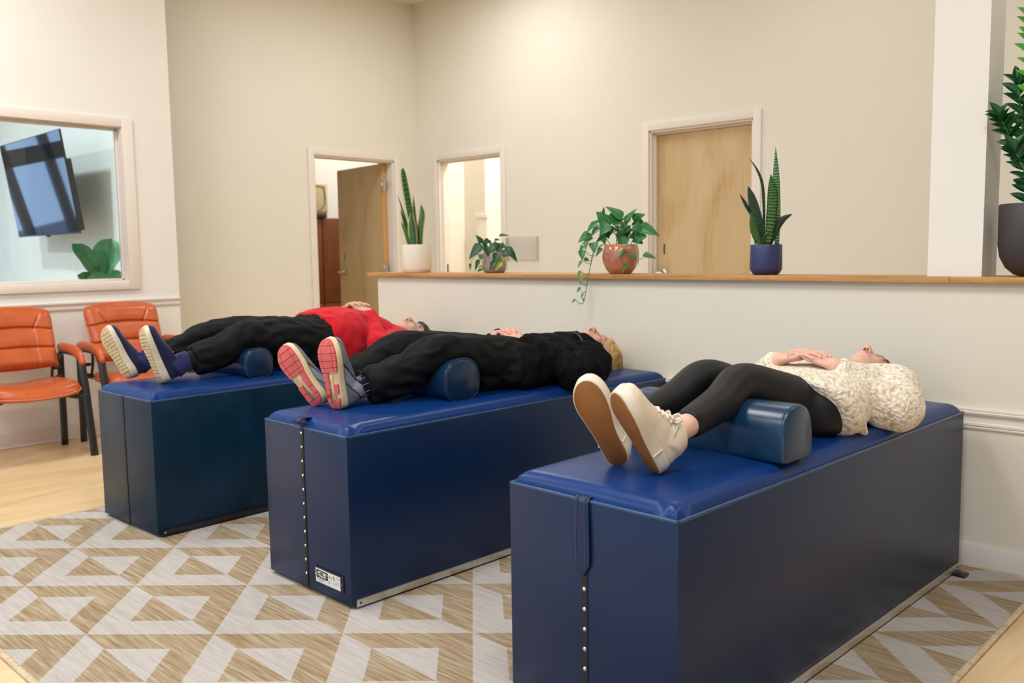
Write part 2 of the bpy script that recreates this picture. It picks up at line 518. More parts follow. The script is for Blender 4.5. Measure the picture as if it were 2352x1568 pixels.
# open birch door in the doorway of the back left wall
HX_, HY_ = -6.955, 5.512
d2 = empty('door_2', (HX_, HY_, 0), math.radians(-7.0)); structure(d2)
box('leaf', (-.885, 0), (-.0225, .0225), (.008, 2.098), M['birch'], d2)
box('edge_banding', (.0, .003), (-.0225, .0225), (.008, 2.098), M['door_edge'], d2)
lever(d2, -.815, -.0225, 1.045, 0, -1, 1)
box('latch_plate', (-.778, -.768), (-.0245, -.0225), (1.165, 1.245), M['black_metal'], d2)
for hz in (1.835, 1.03, .25):
    hv = tube([(.018, -.030, hz), (.018, -.030, hz+.105)], .0085, 10, 2, cap='flat')
    l1 = bmesh.new(); bmbox(l1, .003, .006, -.030, .018, hz, hz+.105); bmbox(l1, .016, .060, -.033, -.029, hz, hz+.105)
    o = bmobj('hinge', l1, M['silver'], d2)
    meshobj('hinge_pin', hv[0], hv[1], M['silver'], o, True)

# room behind the left doorway: bright white walls, brown cabinet, beige box on it
structure(boxes('wall_far_left', [((-9.5, -9.38), (3.09, 8.6), (0, CEIL)), ((-9.4, XB-.12), (8.5, 8.62), (0, CEIL)), ((-9.4, XB-.12), (3.09, 3.21), (0, CEIL))], M['white_wall']))
cab = empty('wooden_cabinet', (-8.78, 5.93, 0), math.radians(-8))
tag(cab, 'tall brown wooden cabinet standing behind the open birch door', 'cabinet')
box('body', (-.2, .18), (-.36, .36), (0, 1.645), M['brown_wood'], cab, .004)
for k, (z0, z1) in enumerate(((.03, .675), (.69, 1.63))):
    for yy in (-.355, .005):
        d = box('door', (.18, .20), (yy, yy+.35), (z0, z1), M['brown_wood'], cab, .003)
bx = empty('beige_case', (-8.74, 5.86, 1.645), math.radians(-6))
tag(bx, 'beige box with a dark sloping lower edge on top of the brown cabinet', 'box')
bm = bmesh.new(); bmbox(bm, -.16, .16, -.13, .15, .05, .40, .03, 4); bmobj('shell', bm, plain('beige_plastic', srgb(226, 208, 170), .5), bx, True)
fr = tube([(.162, -.10, .36), (.162, .06, .355), (.163, .095, .33), (.163, .10, .16), (.163, .0, .055)], .006, 8, 30)
meshobj('handle', fr[0], fr[1], plain('grey_green_handle', srgb(160, 152, 120), .4), bx, True)
bm = bmesh.new(); bmbox(bm, -.17, .175, -.13, .12, 0, .055, .012); bmobj('base', bm, plain('dark_brown_base', srgb(76, 52, 34), .5), bx, True)

# room behind the middle doorway
structure(boxes('wall_far_back', [((-9.4, -3.2), (8.5, 8.62), (0, CEIL)), ((-7.62, -7.5), (YB+.12, 8.5), (0, CEIL)), ((-4.9, -4.78), (YB+.12, 8.5), (0, CEIL))], M['wall']))
structure(box('wall_far_pier', (-7.5, -7.16), (7.1, 7.4), (0, CEIL), M['wall']))
pn = structure(boxes('window_2', [((-7.30, -7.12), (7.085, 7.10), (.8, 1.63)), ((-7.31, -7.11), (7.07, 7.09), (1.61, 1.66))], M['white_wall'], bev=.004))

# half wall, ledge, column
HX0 = -4.632
structure(box('wall_partition', (HX0, XR), (YH, YH+.20), (0, 1.083), M['wall_part']))
led = structure(empty('trim_4', (0, 0, 1.083)))
for a, b_ in ((HX0-.066, -1.130), (-1.129, XR)):
    box('ledge_plank', (a, b_), (YH-.035, YH+.235), (0, .0225), M['oak_ledge'], led, .002)
structure(box('column', (-1.236, -1.041), (YH+.045, YH+.225), (1.1055, CEIL), M['wall']))

def rail(name, path_len, z0, prof, mat):
    """moulding profile (out, z) extruded along +x for path_len"""
    n = len(prof)
    v = [(x, -o, z) for x in path_len for o, z in prof]
    f = [(k, (k+1) % n, (k+1) % n+n, k+n) for k in range(n)] + [tuple(range(n-1, -1, -1)), tuple(range(n, 2*n))]
    return v, f
RP = [(0, 0), (.008, 0), (.010, .006), (.006, .010), (.012, .014), (.012, .022), (.007, .026), (.007, .046), (.012, .050), (.020, .058), (.022, .064), (.018, .067), (.020, .071), (.020, .075), (0, .075)]
v, f = rail('r', (HX0, XR), 0, RP, None)
structure(meshobj('trim_5', v, f, M['trim'], loc=(0, YH, .536)))
structure(box('baseboard_partition', (HX0, XR), (YH-.012, YH), (0, .092), M['trim'], bev=.002))
RL = [(o*.9, z*.72) for o, z in RP]
v, f = rail('r', (YF, 3.088), 0, RL, None)
v = [(-y, x, z) for x, y, z in v]
structure(meshobj('trim_6', v, f, M['trim'], loc=(XL, 0, .877)))
structure(box('baseboard_left', (XL, XL+.013), (YF, 3.088), (0, .103), M['trim'], bev=.002))
structure(box('trim_7', (XL+.013, XL+.030), (YF, 3.088), (0, .018), M['trim'], bev=.006))
structure(box('baseboard_back_left', (XB, XB+.013), (3.088, DY0-.062), (0, .103), M['trim'], bev=.002))

# remaining sides of the room behind the camera: right wall and the shop front
structure(box('wall_right', (XR, XR+.1), (YF, 8.6), (0, CEIL), M['wall_dark']))
fl = [((-10.9, XR), (YF-.1, YF), (2.9, CEIL)), ((-10.9, XR), (YF-.1, YF), (0, .35)), ((XR-1.2, XR), (YF-.1, YF), (.35, 2.9))]
structure(boxes('wall_front', fl, M['wall_dark']))
fm = []
for x in np.arange(-10.9, 2.3, 1.3): fm.append(((x, x+.06), (YF-.08, YF-.01), (.35, 2.9)))
fm.append(((-10.9, 2.2), (YF-.08, YF-.01), (2.2, 2.26)))
structure(boxes('window_3', fm, M['black_metal']))
# room with the television: far side glazed with dark frames
structure(box('wall_tv_side', (-10.6, XL-.12), (2.968, 3.088), (0, CEIL), M['cool_wall']))
structure(boxes('wall_tv_room', [((-10.6, -10.48), (YF, -1.2), (0, CEIL)), ((-10.6, -10.48), (-1.2, 2.968), (2.75, CEIL)), ((-10.6, -10.48), (-1.2, 2.968), (0, .12))], M['cool_wall']))
fm = []
for y in (-1.2, -.35, .72, 1.55, 2.0, 2.9): fm.append(((-10.58, -10.48), (y, y+.09), (.12, 2.75)))
fm.append(((-10.58, -10.48), (-1.2, 2.97), (2.02, 2.20)))
structure(boxes('window_4', fm, M['black_metal']))
structure(box('ground', (-40, 40), (-60, 30), (-.4, -.2), simple('asphalt', (.16, .17, .19, 1), .9)))

# ------------------------------------------------------------------ ceiling lamps
for i, (x, y, sx, sy, pw) in enumerate(PANELS):
    t = empty('ceiling_panel_light', (x, y, CEIL-.03))
    tag(t, 'flat ceiling light panel '+PANEL_AT[i], 'light', 'ceiling light panels')
    boxes('frame', [((-sx/2-.02, -sx/2), (-sy/2-.02, sy/2+.02), (0, .03)), ((sx/2, sx/2+.02), (-sy/2-.02, sy/2+.02), (0, .03)),
                    ((-sx/2, sx/2), (-sy/2-.02, -sy/2), (0, .03)), ((-sx/2, sx/2), (sy/2, sy/2+.02), (0, .03))], M['trim'], t)
    box('diffuser', (-sx/2, sx/2), (-sy/2, sy/2), (.012, .02), emis('lit_diffuser', LAMP_COL, 3.0) if i == 0 else bpy.data.materials['lit_diffuser'], t)
    ld = bpy.data.lights.new('panel_lamp', 'AREA'); ld.shape = 'RECTANGLE'; ld.size = sx; ld.size_y = sy; ld.energy = pw; ld.color = LAMP_COL
    lo = bpy.data.objects.new('panel_lamp', ld); lo.location = (0, 0, .006); put(lo, t)
for (x, y, pw, colr, where) in ((-8.0, 6.9, 72, (1, .98, .95), 'with the brown cabinet'), (-6.0, 7.0, 95, (1, .95, .87), 'behind the middle doorway'), (-8.6, -.9, 190, (.92, .96, 1), 'of the television, far end'), (-7.4, 1.0, 135, (.94, .97, 1), 'of the television, added as fill near its window')):  # last lamp is an unseen fill, added to soften and brighten the television room
    t = empty('round_ceiling_lamp', (x, y, CEIL-.05))
    tag(t, 'round flush ceiling lamp in the room '+where, 'light', 'round lamps of the side rooms')
    bmobj('shade', lathe([(0, 0), (.14, .004), (.16, .02), (.16, .05), (0, .05)], 32), emis('lit_shade_%d' % int(x*-10+y*3), colr, 2.0), t, True)
    ld = bpy.data.lights.new('round_lamp', 'AREA'); ld.shape = 'DISK'; ld.size = .3; ld.energy = pw; ld.color = colr
    lo = bpy.data.objects.new('round_lamp', ld); lo.location = (0, 0, -.004); put(lo, t)

# ------------------------------------------------------------------ rug
RX0, RX1, RY0, RY1 = -4.435, -.772, .826, 3.588
VX, VY = -3.2543, 1.356
rug = empty('area_rug', (VX, VY, 0))
tag(rug, 'beige and white geometric woven rug under the blue tables', 'rug')
bm = bmesh.new(); bmbox(bm, RX0-VX, RX1-VX, RY0-VY, RY1-VY, .0005, .007)
bmobj('pile', bm, M['rug'], rug)
for a, b_ in (((RX0, RY0), (RX1, RY0)), ((RX1, RY0), (RX1, RY1)), ((RX1, RY1), (RX0, RY1)), ((RX0, RY1), (RX0, RY0))):
    v, f = tube([(a[0]-VX, a[1]-VY, .0045), (b_[0]-VX, b_[1]-VY, .0045)], [(.011, .007)]*2, 10, 60)
    v = [np.array(p)+np.array([0, 0, .0008*math.sin((p[0]+p[1])*260)]) for p in v]
    meshobj('binding', v, f, M['rug_edge'], rug, True)
# ------------------------------------------------------------------ roller tables
TAB = {1: (-3.7312, 1.6637, .0147), 2: (-2.4506, 1.7526, -.0253), 3: (-1.0889, 1.6756, -.023)}
TW, TL, TH = .541, 1.841, .612
RUGZ = .0085
def L3(w, u, z): return np.array([-w, u, z], float)      # table frame: w from near edge, u along length
def cushion_z(w, u):
    d = min(w-.008, TW-.008-w, u-.008, TL-.008-u)
    if d < 0: return .60
    k = min(d/.042, 1.0)
    cr = max(0, 1-((w-TW/2)/(TW/2))**2)*max(0, 1-abs((u-TL/2)/(TL/2))**6)
    return .598+.043*math.sqrt(max(0, 1-(1-k)**2))+.016*cr

def text_mesh(name, s, size, mat, parent, loc, rot, ext=.0004, bold=0.0):
    cu = bpy.data.curves.new(name, 'FONT'); cu.body = s; cu.size = size; cu.extrude = ext; cu.offset = bold
    cu.align_x = 'CENTER'; cu.align_y = 'CENTER'; cu.resolution_u = 3
    o = bpy.data.objects.new(name, cu); COL.objects.link(o)
    dg = bpy.context.evaluated_depsgraph_get()
    me = bpy.data.meshes.new_from_object(o.evaluated_get(dg))
    bpy.data.objects.remove(o)
    me.materials.clear(); me.materials.append(mat)
    t = bpy.data.objects.new(name, me); t.location = loc; t.rotation_euler = rot
    return put(t, parent)

stud_me = None
def make_table(i, label):
    global stud_me
    x, y, th = TAB[i]
    r = empty('roller_massage_table', (x, y, RUGZ), th)
    tag(r, label, 'massage table', 'blue roller tables')
    Z = RUGZ
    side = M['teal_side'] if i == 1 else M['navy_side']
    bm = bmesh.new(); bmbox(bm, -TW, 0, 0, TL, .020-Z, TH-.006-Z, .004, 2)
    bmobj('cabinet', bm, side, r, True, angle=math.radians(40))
    # rim piping
    bm = bmesh.new()
    for q in ((-TW, 0, 0, .007), (-TW, 0, TL-.007, TL), (-TW, -TW+.007, 0, TL), (-.007, 0, 0, TL)):
        bmbox(bm, q[0]-.0008, q[1]+.0008, q[2]-.0008, q[3]+.0008, TH-.009-Z, TH-Z, .0028, 2)
    bmobj('rim', bm, M['navy_edge'], r, True)
    # cushion
    ws = sorted(set([.008, .0081]+list(.008+.042*(1-np.cos(np.linspace(0, math.pi/2, 7))))+list(np.linspace(.05, TW-.05, 16))+list(TW-.008-.042*(1-np.cos(np.linspace(0, math.pi/2, 7))))+[TW-.0081]))
    us = sorted(set([.008]+list(.008+.042*(1-np.cos(np.linspace(0, math.pi/2, 7))))+list(np.linspace(.05, TL-.05, 50))+list(TL-.008-.042*(1-np.cos(np.linspace(0, math.pi/2, 7))))))
    V = []; F = []
    for a in ws:
        for b in us: V.append(L3(a, b, cushion_z(a, b)-Z))
    nu = len(us)
    for a in range(len(ws)-1):
        for b in range(nu-1):
            F.append((a*nu+b, a*nu+b+1, (a+1)*nu+b+1, (a+1)*nu+b))
    bd = [(a, 0) for a in range(len(ws))]+[(len(ws)-1, b) for b in range(1, nu)]+[(a, nu-1) for a in range(len(ws)-2, -1, -1)]+[(0, b) for b in range(nu-2, 0, -1)]
    o = len(V)
    for a, b in bd: V.append(L3(ws[a], us[b], .585-Z))
    for k in range(len(bd)):
        j = (k+1) % len(bd)
        F.append((bd[k][0]*nu+bd[k][1], bd[j][0]*nu+bd[j][1], o+j, o+k))
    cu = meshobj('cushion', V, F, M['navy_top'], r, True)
    bmx = bmesh.new(); bmx.from_mesh(cu.data); bmesh.ops.recalc_face_normals(bmx, faces=bmx.faces); bmx.to_mesh(cu.data); bmx.free()
    # centre seam on the foot end
    SW = .277
    boxes('seam_tape', [((-SW-.008, -SW+.008), (-.0022, .002), (.021-Z, TH-.003-Z))], M['tape'], r)
    if i != 1:
        if stud_me is None:
            v, f = ellipsoid((0, 0, 0), (.0058, .0042, .0058), 12, 8)
            so = meshobj('stud', v, f, M['brass'], None, True); stud_me = so.data; bpy.data.objects.remove(so)
        for k in range(11):
            z = .590-.0518*k
            if i == 3 and z > .42: continue
            s = bpy.data.objects.new('stud', stud_me); s.location = (-SW, -.0032, z-Z); put(s, r)
    # strips along the bottom of both long sides
    sm = M['black_plastic'] if i == 1 else M['alu']
    for q in (.0, -TW):
        s = -1 if q else 1
        st = boxes('kick_strip', [((min(q, q+s*.006), max(q, q+s*.006)), (.018, TL-.010), (.014-Z, .040-Z))], sm, r, bev=.0008)
        for uu in (.032, TL-.03):
            v, f = ellipsoid((q+s*.0062, uu, .027-Z), (.002, .0042, .0042), 10, 6)
            meshobj('screw', v, f, M['black_metal'] if i != 1 else M['silver'], st, True)
    # short glides under the corners
    for a in (.05, TW-.05):
        for b in (.07, TL-.05):
            v, f = tube([(-a, b, 0), (-a, b, .024-Z)], [.022, .018], 16, 2, cap='flat')
            meshobj('foot', v, f, M['black_plastic'], r, True)
    return r

TR = {1: make_table(1, 'dark teal-blue roller table at the left with a plain black seam'),
      2: make_table(2, 'navy roller table in the middle with studs and a rating label'),
      3: make_table(3, 'navy roller table nearest the camera with a hanging pull strap')}

# pull strap of table 3 (hangs), of table 2 (folded on the cushion), foot block of table 3
Z = RUGZ
r = TR[3]
pts = [(.335, .045), (.40, .020), (.46, .006), (.58, -.0075), (.6115, -.007), (.616, .004), (.614, .02)]
prof = [(.4165, .006, -.0075), (.447, .026, -.0085), (.50, .0265, -.009), (.57, .024, -.008), (.606, .0225, -.0065), (.6165, .0225, 0), (.618, .0225, .012), (.612, .0225, .022)]
V = []; F = []
for (z, hw, yy) in prof:
    for t in (-1, -.6, .6, 1):
        V.append((-.283+hw*t, yy-(.0012 if abs(t) < 1 else 0), z-Z))
for (z, hw, yy) in prof:
    for t in (-1, -.6, .6, 1):
        V.append((-.283+hw*t, yy+.004, z-Z-(.003 if yy >= 0 else 0)))
n = len(prof)
for k in range(n-1):
    for t in range(3):
        a = k*4+t; F.append((a, a+1, a+5, a+4)); b = a+n*4; F.append((b, b+4, b+5, b+1))
    for t in (0, 3):
        a = k*4+t; b = a+n*4; F.append((a, a+4, b+4, b))
F.append((0, 1, 2, 3, 3+n*4, 2+n*4, 1+n*4, n*4))
st = meshobj('pull_strap', V, F, M['navy_side'], r, False)
for t in (-.55, .55):
    v, f = tube([(-.283+hw*t, yy-.0016, z-Z) for (z, hw, yy) in prof[1:-1]], .0011, 6, 30)
    meshobj('stitch_line', v, f, M['navy_edge'], st, True)
r = TR[2]
V = []; F = []
lp = []
for k in range(15):
    a = math.pi*2*k/15
    lp.append((.012+.026*math.cos(a)*1.25, .632+.0135*math.sin(a)))
for e in (0, 1):
    for s in (-1, 1):
        for (yy, z) in lp: V.append((-.283+s*.022+.006*(yy), yy*(1 if e == 0 else .86)+(0 if e == 0 else .002), z-Z+(0 if e == 0 else -.0005) if e == 0 else .632+(z-.632)*.78-Z))
n = 15
for k in range(n):
    j = (k+1) % n
    F.append((k, j, j+n, k+n)); F.append((k+2*n, k+3*n, j+3*n, j+2*n)); F.append((k, k+2*n, j+2*n, j)); F.append((k+n, j+n, j+3*n, k+3*n))
meshobj('pull_strap', V, F, M['navy_side'], r, True)
bm = bmesh.new(); bmbox(bm, -.022, .022, -.05, .0, .0, .010, .004); 
bmobj('floor_stop', bm, M['black_plastic'], TR[3], True, loc=(.028, TL-.035, 0))

# rating label on table 2
lab = boxes('rating_plate', [((-.2205, -.0415), (-.0042, 0), (.0575-Z, .1150-Z))], M['black_plastic'], TR[2], bev=.0008)
paper = plain('label_paper', srgb(222, 220, 216), .35)
ink = plain('label_ink', (.015, .012, .012, 1), .5)
boxes('label_face', [((-.213, -.0595), (-.0048, -.0040), (.0605-Z, .1100-Z))], paper, lab)
boxes('label_panel', [((-.2085, -.137), (-.0052, -.0046), (.0775-Z, .1055-Z))], ink, lab)
RX = (math.pi/2, 0, 0)
wht = plain('label_white', srgb(236, 236, 234), .4)
text_mesh('lettering', 'ATT-300', .0150, wht, lab, (-.1728, -.0054, .0955-Z), RX, .0003, .0003)
boxes('lettering_bar', [((-.201, -.145), (-.0056, -.0050), (.0855-Z, .0878-Z))], wht, lab)
for zz in (.0825,): boxes('lettering_bar', [((-.190, -.150), (-.0056, -.0050), (zz-.0007-Z, zz+.0007-Z))], wht, lab)
text_mesh('lettering', 'ATT 300', .0062, ink, lab, (-.1205, -.0050, .0945-Z), RX, .0002, .0001)
grey = plain('label_grey', srgb(150, 148, 146), .5)
bl = []
for k, (x0, x1) in enumerate(((-.2085, -.155), (-.2085, -.150), (-.2085, -.158), (-.2085, -.165))):
    z = .0745-.0028*k; bl.append(((x0, x1), (-.0050, -.0044), (z-.0006-Z, z+.0006-Z)))
for k, (x0, x1) in enumerate(((-.134, -.128), (-.134, -.106), (-.098, -.066), (-.094, -.068), (-.098, -.064), (-.1, -.072))):
    z = (.0880, .0835, .0860, .0820, .0790, .0765)[k]; bl.append(((x0, x1), (-.0050, -.0044), (z-.0005-Z, z+.0005-Z)))
for k in range(4): bl.append(((-.086+.002*k, -.066+.001*k), (-.0050, -.0044), (.1050-.0030*k-.0005-Z, .1050-.0030*k+.0005-Z)))
boxes('small_print', bl, grey, lab)
text_mesh('lettering', 'C', .0095, ink, lab, (-.131, -.0050, .0745-Z), RX, .0002)
text_mesh('lettering', 'E', .0090, ink, lab, (-.1255, -.0050, .0745-Z), RX, .0002)
v, f = join([tube([(-.1015, -.0051, .1020-Z), (-.0965, -.0051, .0965-Z), (-.1020, -.0051, .0905-Z)], .0009, 6, 9), tube([(-.0930, -.0051, .1010-Z), (-.0975, -.0051, .0960-Z), (-.0925, -.0051, .0915-Z)], .0009, 6, 9), ellipsoid((-.1005, -.0051, .1045-Z), (.0013, .0004, .0013), 8, 6)])
meshobj('emblem', v, f, ink, lab, True)
for xx in (-.2172, -.0505):
    v, f = ellipsoid((xx, -.0045, .0855-Z), (.0024, .0012, .0024), 10, 6)
    meshobj('screw', v, f, M['silver'], lab, True)

# ------------------------------------------------------------------ knee bolsters
def bolster(i, u0, u1, w0, w1, h, sq, mat, label, zoff=0.0, piped=True):
    x, y, th = TAB[i]
    cu_, cw = (u0+u1)/2, (w0+w1)/2
    base = cushion_z(.30, cu_)-.010
    c_, s_ = math.cos(th), math.sin(th)
    lx, ly = -cw, cu_
    o = empty('knee_bolster', (x+lx*c_-ly*s_, y+lx*s_+ly*c_, base), th)
    tag(o, label, 'bolster', 'blue knee bolsters')
    hw = (u1-u0)/2
    prof = []
    # D profile: flat bottom, round top
    for k in range(40):
        a = 2*math.pi*k/40
        cx, cz = math.cos(a), math.sin(a)
        e = 2.0/(2.3 if cz > 0 else sq)
        px = hw*math.copysign(abs(cx)**e, cx)
        if cz >= 0: pz = h*.48+h*.52*abs(cz)**e
        else: pz = h*.48-h*.48*abs(cz)**e
        prof.append((px, pz))
    rings = []
    L = (w1-w0)/2
    for (d, sc) in ((0, .90), (.004, .965), (.010, .99), (.018, 1.0)):
        rings.append([(L-d, px*sc, h*.48+(pz-h*.48)*sc) for px, pz in prof])
    for (d, sc) in ((.018, 1.0), (.010, .99), (.004, .965), (0, .90)):
        rings.append([(-L+d, px*sc, h*.48+(pz-h*.48)*sc) for px, pz in prof])
    V, F = loft(rings)
    meshobj('cover', V, F, mat, o, True)
    if piped:
        for s in (1, -1):
            ring = [(s*(L-.006), px*.992, h*.48+(pz-h*.48)*.992) for px, pz in prof]
            v, f = tube(ring+[ring[0], ring[1]], .0032, 8, 90, cap='flat')
            meshobj('piping', v, f, M['roll_blue'], o, True)
    else:
        # gathered pleats around the rim of the end panel
        for k in range(3, 18):
            px, pz = prof[k]
            q = np.array([px, pz-h*.48])
            a = np.array([L-.003, q[0]*.90, h*.48+q[1]*.90]); b = np.array([L-.0005, q[0]*.70, h*.48+q[1]*.70])
            v, f = tube([a, b], [(.0022, .0010), (.0006, .0004)], 6, 4)
            meshobj('pleat', v, f, mat, o, True)
        for a in (1, -1):
            v, f = tube([(L-.004, a*hw*.985, h*.08), (L-.004, a*hw*.985, h*.5)], .002, 6, 3)
            meshobj('seam', v, f, M['navy_edge'], o, True)
    return o

# ------------------------------------------------------------------ armchairs
def rounded_pad(fn, nx, nz):
    pass

def make_chair(label):
    r = empty('waiting_room_armchair', (0, 0, 0))
    tag(r, label, 'armchair', 'orange leather armchairs')
    # chair frame: x forward (away from the wall), y sideways, origin on the floor under the middle of the seat back
    def back_shape(s, t):   # s in -1..1 sideways, t in 0..1 upwards
        hw = .232+.018*t-.012*(max(0, t-.82)/.18)**2
        top = .375-.030*abs(s)**2.6
        y = s*hw
        z = .548+t*top+.012*(1-abs(s)**2)*(-1 if t < .02 else 0)
        x = .17-.145*t+.020*(s*s)          # reclines backwards, sides wrap forward
        return x, y, z
    ns, nt_ = 91, 91
    V = []; F = []
    def groove(d, w=.020): return math.exp(-(d/w)**2)
    for layer in (0, 1):
        for a in range(ns):
            s = -1+2*a/(ns-1)
            for b in range(nt_):
                t = b/(nt_-1)
                x, y, z = back_shape(s, t)
                e = min((1-abs(s))*.235, t*.375, (1-t)*.375)
                puff = math.sqrt(max(0, 1-(1-min(e/.045, 1))**2))
                if layer == 0:
                    g = 0
                    for tz in (.33, .655): g += groove(t-tz-.012*(1-abs(s)), .016)
                    for sg in (-1, 1):
                        if t < .655: g += groove(s-sg*.50, .016)*.55
                        else: g += groove(s-sg*(.50+.26*(t-.655)/.345), .024)*.9
                    # plump cells
                    cell = .012*math.sin(math.pi*min(1, max(0, (t % .33)/.33)))*(1-s*s)
                    x += .016+.042*puff+cell-.015*g
                else:
                    x += .012-.018*puff
                V.append((x, y, z))
    n2 = ns*nt_
    for a in range(ns-1):
        for b in range(nt_-1):
            k = a*nt_+b
            F.append((k, k+nt_, k+nt_+1, k+1)); F.append((n2+k, n2+k+1, n2+k+nt_+1, n2+k+nt_))
    ring = [(a, 0) for a in range(ns)]+[(ns-1, b) for b in range(1, nt_)]+[(a, nt_-1) for a in range(ns-2, -1, -1)]+[(0, b) for b in range(nt_-2, 0, -1)]
    for k in range(len(ring)):
        p = ring[k][0]*nt_+ring[k][1]; q = ring[(k+1) % len(ring)]; q = q[0]*nt_+q[1]
        F.append((p, n2+p, n2+q, q))
    bk = meshobj('backrest', V, F, M['orange'], r, True)
    pv, pf = tube([np.array(V[a*nt_+b])+np.array([.002, 0, 0]) for a, b in ring[::3]]+[np.array(V[0])], .0045, 6, 240, cap='flat')
    meshobj('piping', pv, pf, M['orange_pipe'], bk, True)
    # seam threads of the backrest
    def surf(s, t):
        a = int(round((s+1)/2*(ns-1))); b = int(round(t*(nt_-1))); return np.array(V[a*nt_+b])
    # seat
    V2 = []; F2 = []
    na, nb = 41, 41
    for layer in (0, 1):
        for a in range(na):
            s = -1+2*a/(na-1)
            for b in range(nb):
                t = b/(nb-1)
                hw = .262-.03*(1-t)**3
                x = .10+.475*t-.05*(abs(s)**3)*(t**4)+.03*abs(s)**3*(1-t)**4
                y = s*hw*(1-.16*max(0, (t-.86)/.14)**2)
                e = min((1-abs(s))*.26, t*.47, (1-t)*.47)
                puff = math.sqrt(max(0, 1-(1-min(e/.05, 1))**2))
                zc = .418+.012*abs(s)**2-.020*max(0, (t-.72)/.28)**2
                dip = .018*math.exp(-((s)/.55)**2-((t-.35)/.4)**2)
                z = zc+.044*puff-dip+.010*math.sin(t*math.pi) if layer == 0 else zc-.028*puff
                V2.append((x, y, z))
    n2 = na*nb
    for a in range(na-1):
        for b in range(nb-1):
            k = a*nb+b
            F2.append((k, k+nb, k+nb+1, k+1)); F2.append((n2+k, n2+k+1, n2+k+nb+1, n2+k+nb))
    ring = [(a, 0) for a in range(na)]+[(na-1, b) for b in range(1, nb)]+[(a, nb-1) for a in range(na-2, -1, -1)]+[(0, b) for b in range(nb-2, 0, -1)]
    for k in range(len(ring)):
        p = ring[k][0]*nb+ring[k][1]; q = ring[(k+1) % len(ring)]; q = q[0]*nb+q[1]
        F2.append((p, n2+p, n2+q, q))
    se = meshobj('seat', V2, F2, M['orange'], r, True)
    pv, pf = tube([np.array(V2[a*nb+b])+np.array([0, 0, -.003]) for a, b in ring[::2]]+[np.array(V2[0])], .005, 6, 220, cap='flat')
    meshobj('piping', pv, pf, M['orange_pipe'], se, True)
    for sd in (1, -1):
        y = sd*.292
        # front leg with a knee, rear leg, arm rail, pad
        v, f = tube([(.560, y, 0), (.500, y, .30), (.475, y, .42), (.430, y, .585), (.395, y, .612)], [(.013, .024)]*5, 10, 26, up=(0, 1, 0), cap='flat')
        meshobj('leg', v, f, M['black_metal'], r, True)
        v, f = tube([(.070, y, 0), (.078, y, .30), (.085, y, .615)], [(.013, .022)]*3, 10, 12, up=(0, 1, 0), cap='flat')
        meshobj('leg', v, f, M['black_metal'], r, True)
        v, f = tube([(.075, y, .622), (.25, y, .622), (.40, y, .612)], [(.012, .010)]*3, 10, 10, up=(0, 1, 0))
        meshobj('arm_rail', v, f, M['black_metal'], r, True)
        v, f = tube([(.075, y, .648), (.16, y, .655), (.30, y, .648), (.405, y, .622), (.450, y, .575)], [(.026, .014), (.030, .018), (.033, .021), (.035, .023), (.026, .018)], 16, 30, up=(0, 1, 0))
        meshobj('arm_pad', v, f, M['orange'], r, True)
        v, f = tube([(.085, y, .46), (.085, sd*.235, .44), (.10, sd*.20, .425)], .017, 10, 12)
        meshobj('seat_bracket', v, f, M['black_metal'], r, True)
        v, f = tube([(.485, y, .375), (.47, sd*.25, .368), (.45, sd*.18, .385)], .015, 10, 10)
        meshobj('seat_bracket', v, f, M['black_metal'], r, True)
        v, f = tube([(.09, sd*.225, .43), (.125, sd*.225, .55), (.10, sd*.215, .68)], [(.018, .007)]*3, 10, 12, up=(0, 1, 0))
        meshobj('back_support', v, f, M['black_metal'], r, True)
        v, f = tube([(.088, y, .52), (.10, sd*.24, .52)], .012, 8, 3)
        meshobj('back_bracket', v, f, M['black_metal'], r, True)
    return r

def copy_tree(o, parent=None):
    c_ = o.copy(); COL.objects.link(c_); c_.parent = parent
    for ch in o.children: copy_tree(ch, c_)
    return c_
ch1 = make_chair('orange leather armchair at the left edge of the picture')
ch1.location = (-6.245, 1.872, 0)
ch2 = copy_tree(ch1)
ch2.location = (-6.245, 2.578, 0); ch2['label'] = 'orange leather armchair behind the navy running shoes'

# ------------------------------------------------------------------ television
tv = empty('television', (-7.883, 2.679, 1.42), -.010)
tag(tv, 'large flat television on the wall behind the window', 'television')
tilt = .134
def tvp(x, y, z):   # y outwards from screen (towards -Y), z up along the panel from its lower edge
    return (x, -y*math.cos(tilt)-z*math.sin(tilt)+.052, z*math.cos(tilt)-y*math.sin(tilt))
TVW, TVH = 1.40, .7875
def tvbox(name, x0, x1, y0, y1, z0, z1, mat, parent):
    v = [tvp(x, y, z) for x in (x0, x1) for y in (y0, y1) for z in (z0, z1)]
    f = [(0, 1, 3, 2), (4, 6, 7, 5), (0, 4, 5, 1), (2, 3, 7, 6), (0, 2, 6, 4), (1, 5, 7, 3)]
    o = meshobj(name, v, f, mat, parent)
    b = bmesh.new(); b.from_mesh(o.data); bmesh.ops.recalc_face_normals(b, faces=b.faces); b.to_mesh(o.data); b.free()
    return o
scr, nt, b = newmat('glossy_dark_screen')
b.inputs['Base Color'].default_value = (.008, .010, .014, 1); b.inputs['Roughness'].default_value = .05
b.inputs['Specular IOR Level'].default_value = .6
b.inputs['Coat Weight'].default_value = 1.0; b.inputs['Coat Roughness'].default_value = .03; b.inputs['Coat IOR'].default_value = 1.55
tvbox('bezel', -TVW/2, TVW/2, -.012, 0, 0, TVH, M['black_plastic'], tv)
tvbox('screen', -TVW/2+.006, TVW/2-.006, 0, .002, .014, TVH-.006, scr, tv)
tvbox('housing', -TVW/2+.03, TVW/2-.03, -.055, -.010, .02, TVH*.72, M['black_plastic'], tv)
